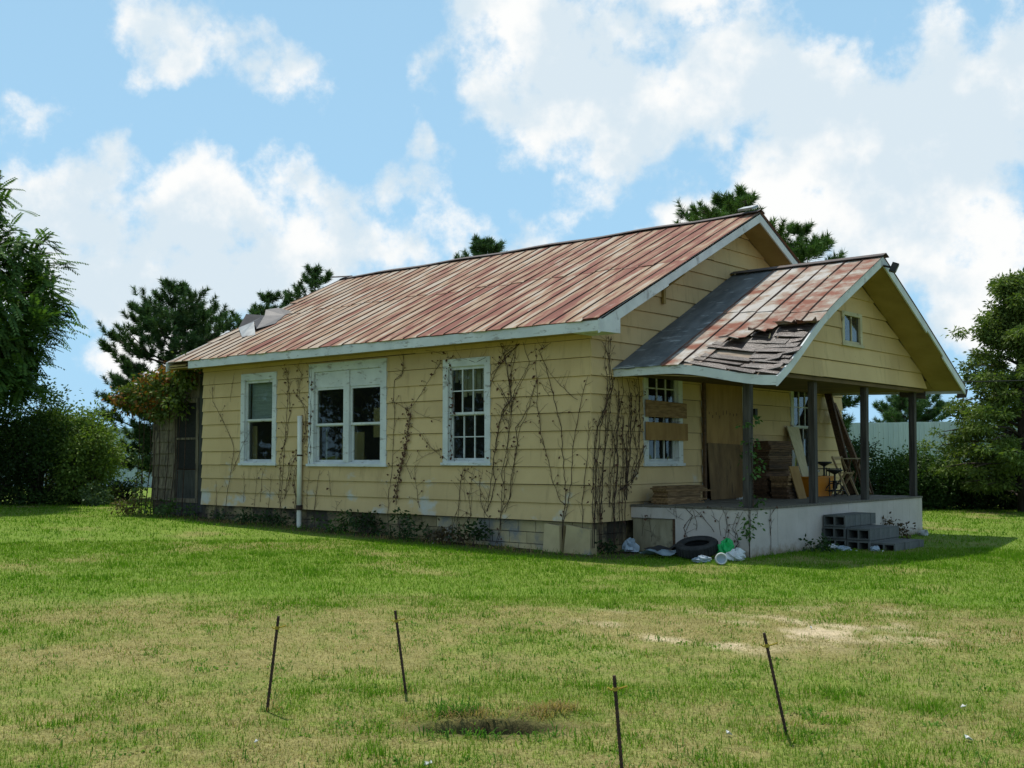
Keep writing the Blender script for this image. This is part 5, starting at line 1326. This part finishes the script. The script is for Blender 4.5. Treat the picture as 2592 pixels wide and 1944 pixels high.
# hedge behind the porch --------------------------------------------------
hs = [(-4.6, 17.0, 2.0, DG, 'rounded dark shrub of the hedge seen between porch posts'), (-3.4, 17.9, 2.25, DG, 'dark hedge shrub behind the third porch post'), (-2.35, 18.7, 1.95, MG, 'mid green hedge shrub left of the last porch post'), (-1.45, 19.3, 2.05, MG, 'mid green hedge shrub right of the last porch post'), (-.55, 20.0, 2.3, DG, 'dark hedge shrub left of the right tree'), (.4, 20.7, 1.9, DG, 'dark hedge shrub under the right tree'), (1.5, 21.6, 2.0, DG, 'dark hedge shrub at the right edge')]
for k, (x, y, h, cl, lab) in enumerate(hs):
    shrub('hedge_shrub', lab, (x, y), .85, .85, h, 34, .095, cl, 'hedge shrubs behind the porch', 20+k, per=230)

# left compound-leaved tree ------------------------------------------------
def frond_tree(label, base, center, rad, nclump, seed):
    rng = np.random.default_rng(seed)
    o = empty('broadleaf_tree', (base[0], base[1], gza(*base)), 0, label, 'tree')
    b = np.array((base[0], base[1], 0)); cen = np.array(center)-b
    ends = []
    Ps, Ds, Ss, Ls, Cs = [], [], [], [], []
    for k in range(nclump):
        d = rng.normal(size=3); d /= np.linalg.norm(d)
        s = rng.uniform(.35, 1.0)**.5
        c = cen+d*s*np.array(rad)*np.array((1, 1, 1 if d[2] > 0 else .85))
        ends.append(tuple(c))
        nf = int(rng.integers(15, 24))
        tone = rng.uniform(.8, 1.2)
        for f in range(nf):
            out = unit((d*np.array((1, 1, .25))+rng.normal(size=3)*.75)[None])[0]
            L = rng.uniform(.42, .75); p0 = c+rng.normal(size=3)*.20
            n = 9
            for i in range(n):
                t = (i+1)/n
                pos = p0+out*L*t+np.array((0, 0, -.20*L*t*t))
                dirv = unit((out+np.array((0, 0, -.40*t)))[None])[0]
                side = np.cross(dirv, (0, 0, 1)); side /= max(np.linalg.norm(side), 1e-6)
                for sg in (-1, 1):
                    dd = unit((side*sg*.85+dirv*.55+np.array((0, 0, -.22)))[None])[0]
                    Ps.append(pos); Ds.append(dd); Ss.append(unit(np.cross(dd, np.cross(dirv, side))[None])[0])
                    Ls.append(rng.uniform(.15, .21)*(1-.4*abs(t-.45)))
                    q = rng.uniform(0, 1); Cs.append((np.array((.035, .085, .020))*(1-q)+np.array((.10, .18, .032))*q)*tone)
    P_, D_, S_, L_, C_ = map(np.array, (Ps, Ds, Ss, Ls, Cs))
    V, F = diamonds(P_, D_, S_, L_, L_*.42)
    tr = [(0, 0, -.1), (.1, .05, 1.2), (.05, .12, 2.6), tuple(cen*.8), tuple(cen+np.array((0, 0, rad[2]*.5)))]
    limbs(o, tr, [.24, .2, .17, .12, .05], ends[::4], rng)
    npmesh('crown', V, F, M['leaf'], np.repeat(C_, 4, 0), o)
frond_tree('tall feathery-leaved tree entering from the left edge', (-21.2, -2.3), (-20.9, -1.9, 5.65), (3.0, 3.0, 3.75), 230, 41)

# right narrow-leaved tree -----------------------------------------------
def spray_tree(label, base, H_, rmax, nb, seed):
    rng = np.random.default_rng(seed); o = empty('broadleaf_tree', (base[0], base[1], gza(*base)), 0, label, 'tree')
    cl = []; ends = []
    for k in range(nb):
        t = rng.uniform(.08, 1.0); z = H_*t
        R_ = rmax*(1-.88*t**1.6)*rng.uniform(.55, 1.08); a = rng.uniform(0, 2*math.pi)
        e = (R_*math.cos(a), R_*math.sin(a), z+rng.uniform(-.2, .25)); ends.append(e)
        for m in range(6):
            f = rng.uniform(.42, 1.06); cl.append(((e[0]*f+rng.normal()*.14, e[1]*f+rng.normal()*.14, e[2]*.9+e[2]*.1*f+rng.normal()*.10), rng.uniform(.12, .24)))
    limbs(o, [(0, 0, -.1), (.04, 0, H_*.35), (0, .05, H_*.7), (.02, 0, H_*.97)], [.17, .13, .08, .02], ends, rng, match=True)
    crown_from_clumps('crown', cl, 420, .13, ((.055, .095, .018), (.16, .215, .045)), o, rng, droop=.35, asp=.34, flat=.6)
spray_tree('layered narrow-leaved tree at the right edge', (1.15, 19.0), 6.9, 2.55, 125, 52)

# trees across the yard to the left of the photographer: they show only as dark shapes in the window glass
def yard_tree(label, base, H_, rad, seed):
    rng = np.random.default_rng(seed); o = empty('yard_tree', (base[0], base[1], gza(*base)), 0, label, 'tree', 'trees mirrored in the window glass')
    cl = []
    for k in range(60):
        d = rng.normal(size=3); d /= np.linalg.norm(d); s_ = rng.uniform(.3, 1)**.5
        cl.append(((d[0]*s_*rad, d[1]*s_*rad, H_*.55+d[2]*s_*H_*.45), rng.uniform(.5, .9)))
    limbs(o, [(0, 0, -.1), (.1, 0, H_*.4), (0, .1, H_*.8)], [.3, .22, .08], [c for c, r in cl[::4]], rng)
    crown_from_clumps('crown', cl, 40, .28, DG, o, rng)
yard_tree('tree mirrored in the narrow window', (-26.5, -13.5), 7.5, 2.6, 101)
yard_tree('tree mirrored in the left half of the double window', (-21.5, -15.0), 6.0, 2.2, 102)
yard_tree('tree mirrored in the small-paned window', (-16.0, -16.0), 6.5, 2.6, 103)

# pines ------------------------------------------------------------------
def pine(label, base, H_, rmax, z0, seed, levels=11, bushy=0, col=((.032, .075, .026), (.085, .15, .050)), dens=1.0, lean=(0, 0), nshoot=5, nlen=.19):
    rng = np.random.default_rng(seed); o = empty('pine_tree', (base[0], base[1], gza(*base)), 0, label, 'pine tree', 'pine trees behind the house')
    wood = MB(); tp = [(lean[0]*t*t, lean[1]*t*t, H_*t-.1*(t == 0)) for t in (0, .25, .5, .75, .97)]
    wood.tube(tp, [.15, .125, .09, .055, .015], 8)
    shoots = []
    def axis(t): return Vector((lean[0]*t*t, lean[1]*t*t, H_*t))
    shoots.append((axis(.97), Vector((0, 0, 1)), .42))
    for lv in range(levels):
        t = z0+(1-z0)*(lv+rng.uniform(.1, .7))/levels
        prof = min(1.0, (1-t)*(2.1+2.2*bushy)+.08+.16*bushy)*(.72+.28*min(1, (t-z0)*6+.2))
        nb = int(rng.integers(4, 7))
        a0 = rng.uniform(0, 6.28)
        for b in range(nb):
            a = a0+b*2*math.pi/nb+rng.uniform(-.35, .35); L = rmax*prof*rng.uniform(.6, 1.1)
            rise = (.15+.55*t)*L
            s = axis(t); dv_ = Vector((math.cos(a), math.sin(a), 0))
            e = s+dv_*L+Vector((0, 0, rise)); m = s+dv_*L*.55+Vector((0, 0, rise*.35))
            wood.tube([s, m, e], [.018+.012*L, .012+.006*L, .006], 5)
            shoots.append((e, (dv_*.6+Vector((0, 0, .8))).normalized(), rng.uniform(.28, .42)))
            for k in range(int(nshoot*dens*max(.5, L))):
                f = rng.uniform(.30, 1.0); p_ = s.lerp(m, f/.55) if f < .55 else m.lerp(e, (f-.55)/.45)
                sd_ = Vector((-math.sin(a), math.cos(a), 0))*rng.choice((-1, 1)); ln = rng.uniform(.15, .55)*min(1, L)
                q_ = p_+sd_*ln*.8+dv_*ln*.5+Vector((0, 0, ln*rng.uniform(.1, .7)))
                wood.tube([p_, q_], [.008, .004], 4, False)
                shoots.append((q_, ((q_-p_).normalized()+Vector((0, 0, .8))).normalized(), rng.uniform(.22, .38)))
    wood.build('trunk', M['bark'], o, True)
    Ps, Ds, Cs = [], [], []
    nn = 85
    for (p_, d_, L) in shoots:
        d_ = np.array(d_); t = rng.uniform(-.75, .25, nn)[:, None]; pos = np.array(p_)+d_*t*L
        rd = rnd_dirs(nn, rng); rd = rd-(rd@d_)[:, None]*d_; rd = unit(rd)
        dd = unit(rd*.85+d_*(.55+.5*(t+.4)))
        Ps.append(pos); Ds.append(dd); k = rng.uniform(0, 1, nn)[:, None]; j = rng.uniform(.75, 1.25)
        Cs.append((np.array(col[0])*(1-k)+np.array(col[1])*k)*j)
    P_ = np.concatenate(Ps); D_ = np.concatenate(Ds); C_ = np.concatenate(Cs); n = len(P_)
    Ln = rng.uniform(.7, 1.2, n)[:, None]*nlen; S_ = unit(np.cross(D_, rnd_dirs(n, rng)))*.0115
    V = np.stack([P_-S_, P_+S_, P_+D_*Ln], 1).reshape(-1, 3)
    npmesh('crown', V, np.arange(len(V)).reshape(-1, 3), M['needle'], np.repeat(C_, 3, 0), o)
    return o
pine('broad dark pine standing left behind the house', (-22.6, 6.4), 7.25, 2.35, .10, 61, 16, .2, dens=1.7, nshoot=8)
pine('pine tip showing just beyond the torn roof sheet', (-21.0, 9.1), 7.25, 1.6, .25, 62, 12, .3, dens=1.4)
pine('pine top above the far end of the roof ridge', (-19.8, 10.2), 8.1, 1.6, .25, 63, 13, .2, dens=1.4)
pine('pine top peeping over the middle of the roof ridge', (-14.6, 13.4), 8.9, 1.35, .3, 64, 14, .5, dens=1.9, nshoot=8)
pine('tall bright pine rising behind the main gable peak', (-5.65, 14.45), 9.15, 1.75, .18, 65, 18, .9, col=((.035, .085, .018), (.11, .19, .045)), dens=1.7, nshoot=9, nlen=.21)
pine('slimmer pine right of the main gable peak behind the porch', (-5.4, 18.65), 9.0, 1.9, .18, 67, 15, .25, col=((.035, .085, .018), (.11, .19, .045)), dens=1.3, nshoot=7, nlen=.23)
pine('distant pine beyond the fence seen between porch posts', (-12.8, 46.7), 4.7, 2.0, .2, 66, 11, .5, dens=1.5, nshoot=7, nlen=.26)

# creeper on the lean-to -------------------------------------------------
rngc = np.random.default_rng(71)
crp = empty('creeper', (-13.6, .1, .2), 0, 'orange and green creeper spilling off the lean-to roof', 'creeper')
cl = []
for k in range(110):
    t = rngc.uniform(0, 1); x = -14.7+2.95*t; z = 3.12+.62*t+rngc.uniform(-.42, .12); y = -.05+rngc.normal()*.16
    if t > .3 and t < .9 and rngc.random() < .6: z -= rngc.uniform(0, .8)
    cl.append(((x+13.6, y-.1, z-.2), rngc.uniform(.13, .24)))
for k in range(10): cl.append(((rngc.uniform(1.9, 2.8), .6+rngc.uniform(0, .6), 3.86+rngc.uniform(0, .15)), .16))
A_, B_ = cl[::2], cl[1::2]
crown_from_clumps('green_leaves', A_, 260, .10, ((.05, .085, .015), (.13, .16, .03)), crp, rngc, droop=.6, asp=.6)
crown_from_clumps('orange_leaves', B_[::2], 170, .10, ((.17, .06, .012), (.30, .14, .022)), crp, rngc, droop=.6, asp=.6)
q = MB()
for k in range(9):
    x = -14.3+k*.27; q.tube([(x+13.6, -.03, .0), (x+13.6+rv.uniform(-.1, .1), .08, 1.4), (x+13.6+rv.uniform(-.1, .1), .06, 2.9)], [.014, .011, .008], 5)
q.build('stem', M['deadvine'], crp)
side = empty('creeper', (-14.05, .15, .2), 0, 'green creeper climbing the outer edge of the lean-to wall', 'creeper')
crown_from_clumps('leaves', [((rngc.normal()*.08, -.05+rngc.normal()*.05, .15+.14*k), .15) for k in range(11)], 200, .09, ((.04, .08, .02), (.14, .17, .05)), side, rngc, droop=.5, asp=.6)
q = MB(); q.tube([(0, 0, -.1), (.03, 0, .8), (0, 0, 1.7)], [.014, .01, .006], 5); q.build('stem', M['deadvine'], side)
# small plants along the wall foot
def weeds(label, x, y, rx, h, n, cols, seed, leaf=.075, cat='weeds'):
    rng = np.random.default_rng(seed); o = empty('weed_clump', (x, y, gza(x, y)), 0, label, cat, 'weeds along the foot of the house')
    cl_ = [((rng.normal()*rx*.5, rng.normal()*.13, rng.uniform(.08, h)*(1-.4*rng.random())), rng.uniform(.09, .18)) for _ in range(n)]
    q = MB()
    for c, r in cl_[::2]: q.tube([(c[0]*.4, c[1]*.4, -.03), (c[0]*.8, c[1]*.8, c[2]*.5), c], [.006, .005, .003], 4)
    q.build('stem', M['deadvine'], o)
    crown_from_clumps('foliage', cl_, 170, leaf, cols, o, rng, droop=.2, asp=.55)
weeds('low green weed clump under the drain pipe and double window', -6.1, -.30, .5, .42, 12, MG, 81)
weeds('dark weed clump below the left of the small-paned window', -4.05, -.32, .55, .55, 16, DG, 82)
weeds('weed clump below the right of the small-paned window', -2.45, -.28, .35, .40, 9, DG, 83)
weeds('low dark weeds at the far end of the long wall', -9.4, -.28, .8, .22, 12, DG, 84)
weeds('grassy weeds at the foot of the screen door', -12.2, -.35, .8, .40, 18, MG, 85)
weeds('brown weed heap below the creeper', -13.7, -.35, .55, .50, 16, ((.09, .06, .025), (.16, .13, .05)), 86)
weeds('dark tangle of weeds below the double window', -5.4, -.25, .5, .38, 14, DG, 91)
weeds('dark tangle of weeds left of the drain pipe', -8.3, -.25, .7, .30, 16, DG, 92)
weeds('dry brown weeds under the small-paned window', -3.2, -.25, .5, .26, 12, ((.06, .04, .02), (.13, .09, .045)), 93)
weeds('thin weeds beside the corner pier', .15, .25, .25, .25, 5, DG, 87)
weeds('dead brown weed beside the block steps', 2.55, 6.35, .22, .55, 8, ((.05, .03, .018), (.11, .07, .04)), 88)
weeds('sparse weeds before the front porch skirt', 2.55, 2.9, .5, .14, 6, DG, 89)
# green vine on the corner post
rngp = np.random.default_rng(90)
pv = empty('green_vine', (2.2, 1.22, PZ), 0, 'green leafy vine climbing the corner porch post', 'vine')
cl_ = [((.02+rngp.normal()*.05, .05+rngp.normal()*.08, z), r) for z, r in ((-.25, .13), (-.12, .13), (.0, .12), (.12, .10), (.55, .11), (.68, .15), (.80, .15), (.92, .13), (1.05, .10), (1.35, .08), (1.42, .08))]
cl_ += [((.15, -.22, -.18), .10), ((.13, -.3, -.3), .10), ((.12, -.25, -.42), .08)]
crown_from_clumps('foliage', cl_, 240, .075, ((.035, .085, .018), (.085, .16, .035)), pv, rngp, droop=.4, asp=.55)
q = MB(); q.tube([(.10, -.05, -.78), (.085, .02, -.2), (.08, .03, .5), (.075, -.02, 1.1), (.08, .0, 1.5)], [.009, .009, .008, .006, .004], 5); q.build('stem', M['deadvine'], pv)

# ------------------------------------------------------------------ grass
def inside_house(x, y):
    return ((x > -11.3) & (x < .0) & (y > -.08) & (y < 9.7)) | ((x > -.1) & (x < 2.36) & (y > 1.02) & (y < 8.3)) | ((x > -14.0) & (x < -11.0) & (y > .25) & (y < 5)) | ((x > 2.3) & (x < 3.63) & (y > 3.58) & (y < 4.92))
Vs, Cs = [], []
def add_grass(n, r0, r1, half, hmin, hmax, wd, rng):
    r = np.sqrt(rng.uniform(r0*r0, r1*r1, n)); a = rng.uniform(-half, half, n)+head
    x = CAM.x+r*np.cos(a); y = CAM.y+r*np.sin(a)
    keep = ~inside_house(x, y); x, y, r = x[keep], y[keep], r[keep]
    dry, bare, hb, foot = lawn(x, y)
    cl_ = fbm(x*2.6, y*2.6, 91, 4)
    keep = rng.uniform(0, 1, len(x)) > np.maximum(np.maximum(bare*.95, sst(hb, .35, .75)*.97), foot*.85)
    x, y, r, dry, cl_ , hb = x[keep], y[keep], r[keep], dry[keep], cl_[keep], hb[keep]
    n = len(x)
    isdry = rng.uniform(0, 1, n) < np.clip(dry*1.05+.06+hb*.5, 0, .96)
    tuft = sst(cl_, .52, .72)
    h = rng.uniform(hmin, hmax, n)*(1+.45*tuft*(~isdry))*(1-.45*(isdry))
    lean = rng.uniform(.15, 1.0, n)+.55*isdry*rng.uniform(0, 1, n)
    az_ = rng.uniform(0, 2*math.pi, n)
    d = np.stack([np.cos(az_)*np.sin(lean), np.sin(az_)*np.sin(lean), np.cos(lean)], 1)
    w = wd*np.maximum(1, r/9.0)*rng.uniform(.7, 1.35, n)*(1+.5*tuft)
    s = np.stack([-np.sin(az_+rng.uniform(-.8, .8, n)), np.cos(az_), np.zeros(n)], 1)*w[:, None]*.5
    P_ = np.stack([x, y, gz(x, y)-.004], 1)
    tip = P_+d*h[:, None]
    Vs.append(np.stack([P_-s, P_+s, tip], 1).reshape(-1, 3))
    k = rng.uniform(0, 1, n)[:, None]; q_ = tuft[:, None]
    g = (np.array((.078, .162, .011))*(1-k)+np.array((.156, .258, .024))*k)*(1-q_*.35)+np.array((.068, .19, .014))*q_*.35
    dd = np.array((.18, .145, .055))*(1-k)+np.array((.33, .275, .125))*k
    Cs.append(np.repeat(np.where(isdry[:, None], dd, g), 3, 0))
rg = np.random.default_rng(5)
add_grass(190000, 4.0, 8.0, .62, .025, .055, .0050, rg)
add_grass(210000, 8.0, 13.0, .58, .025, .052, .0052, rg)
add_grass(200000, 13.0, 21.0, .56, .030, .060, .0052, rg)
add_grass(120000, 21.0, 38.0, .56, .035, .07, .0055, rg)
V = np.concatenate(Vs); C_ = np.concatenate(Cs)
gr = npmesh('grass', V, np.arange(len(V)).reshape(-1, 3), M['grass'], C_)
tag(gr, 'short patchy lawn grass, green and straw coloured', 'grass', kind='stuff')
# broad-leaved weeds and tufts of longer grass in the foreground
Vs, Cs = [], []
def tuft(x, y, n, L, w, cols, rng, spread=.05):
    x_ = x+rng.normal(size=n)*spread; y_ = y+rng.normal(size=n)*spread; az_ = rng.uniform(0, 6.28, n); lean = rng.uniform(.25, 1.15, n); l = L*rng.uniform(.55, 1.2, n)
    P_ = np.stack([x_, y_, gz(x_, y_)-.004], 1); d = np.stack([np.cos(az_)*np.sin(lean), np.sin(az_)*np.sin(lean), np.cos(lean)], 1)
    s = np.stack([-np.sin(az_), np.cos(az_), np.zeros(n)], 1)*w*.5
    m = P_+d*(l*.55)[:, None]; t = m+(d*.7+np.array((0, 0, -.45)))*(l*.5)[:, None]
    V_ = np.stack([P_-s*.6, P_+s*.6, m+s, m-s, m+s, t, m-s], 1)
    Vs.append(np.stack([P_-s*.6, P_+s*.6, m+s, m-s], 1).reshape(-1, 3)); Vs.append(np.stack([m-s, m+s, t, t-s*.05], 1).reshape(-1, 3))
    k = rng.uniform(0, 1, n)[:, None]; c_ = np.array(cols[0])*(1-k)+np.array(cols[1])*k
    Cs.append(np.repeat(c_, 4, 0)); Cs.append(np.repeat(c_, 4, 0))
GT = ((.05, .13, .018), (.11, .22, .035)); ST = ((.22, .15, .06), (.38, .28, .13))
for k in range(900):
    r = rg.uniform(4.6, 11.0); a = head+rg.uniform(-.5, .5); x = CAM.x+r*math.cos(a); y = CAM.y+r*math.sin(a)
    if fbm(np.array([x*1.3]), np.array([y*1.3]), 7, 4)[0] > .56: continue
    q_ = rg.random()
    if q_ < .55: tuft(x, y, int(rg.integers(5, 14)), rg.uniform(.05, .11), .007, GT, rg)
    elif q_ < .8: tuft(x, y, int(rg.integers(8, 20)), rg.uniform(.04, .09), .004, ST, rg, .07)
    else: tuft(x, y, int(rg.integers(8, 16)), rg.uniform(.025, .05), .018, ((.09, .19, .03), (.17, .29, .06)), rg, .05)
# rim of the hole: straw thatch and bright weeds
for k in range(46):
    t = rg.uniform(-.5, .5); b = rg.uniform(.19, .30); x = HOLE[0]+t*FY+b*FX; y = HOLE[1]-t*FX+b*FY; tuft(x, y, 12, rg.uniform(.06, .12), .004, ST, rg, .05)
for k in range(16):
    t = rg.uniform(-.35, .45); b = rg.uniform(-.30, -.19); x = HOLE[0]+t*FY+b*FX; y = HOLE[1]-t*FX+b*FY; tuft(x, y, 8, rg.uniform(.05, .11), .009, GT, rg, .04)
for k in range(16):
    t = rg.uniform(.30, .52); b = rg.uniform(.26, .40); x = HOLE[0]+t*FY+b*FX; y = HOLE[1]-t*FX+b*FY; tuft(x, y, 16, .12, .004, ST, rg, .04)
for k in range(14):
    t = rg.uniform(-.35, -.05); b = rg.uniform(.25, .42); x = HOLE[0]+t*FY+b*FX; y = HOLE[1]-t*FX+b*FY; tuft(x, y, 12, .15, .007, GT, rg, .05)
for (x, y) in ((5.27, -10.46), (5.57, -9.54), (7.905, -10.315), (8.06, -8.92)):
    for k in range(4): tuft(x+rg.normal()*.05, y+rg.normal()*.05, 10, .10, .006, GT if k % 2 else ST, rg, .04)
# longer unmown blades at the foot of the house
for k in range(330):
    x = rg.uniform(-13.5, .4); y = -rg.uniform(.05, .75)
    tuft(x, y, int(rg.integers(4, 10)), rg.uniform(.08, .2), .008, GT if rg.random() < .6 else ST, rg, .06)
for k in range(70):
    y = rg.uniform(1.2, 8.1); x = 2.36+abs(rg.normal())*.15
    if 3.5 < y < 5.0: continue
    tuft(x, y, 7, rg.uniform(.07, .16), .007, GT, rg, .05)
for k in range(60):
    x = rg.uniform(.3, 2.8); y = rg.uniform(-.35, .3); tuft(x, y, 7, rg.uniform(.06, .13), .007, GT, rg, .05)
V = np.concatenate(Vs); C_ = np.concatenate(Cs)
tf = npmesh('grass_tufts', V, np.arange(len(V)).reshape(-1, 4), M['grass'], C_)
tag(tf, 'longer grass tufts and straw round the hole and the wall foot', 'grass', kind='stuff')
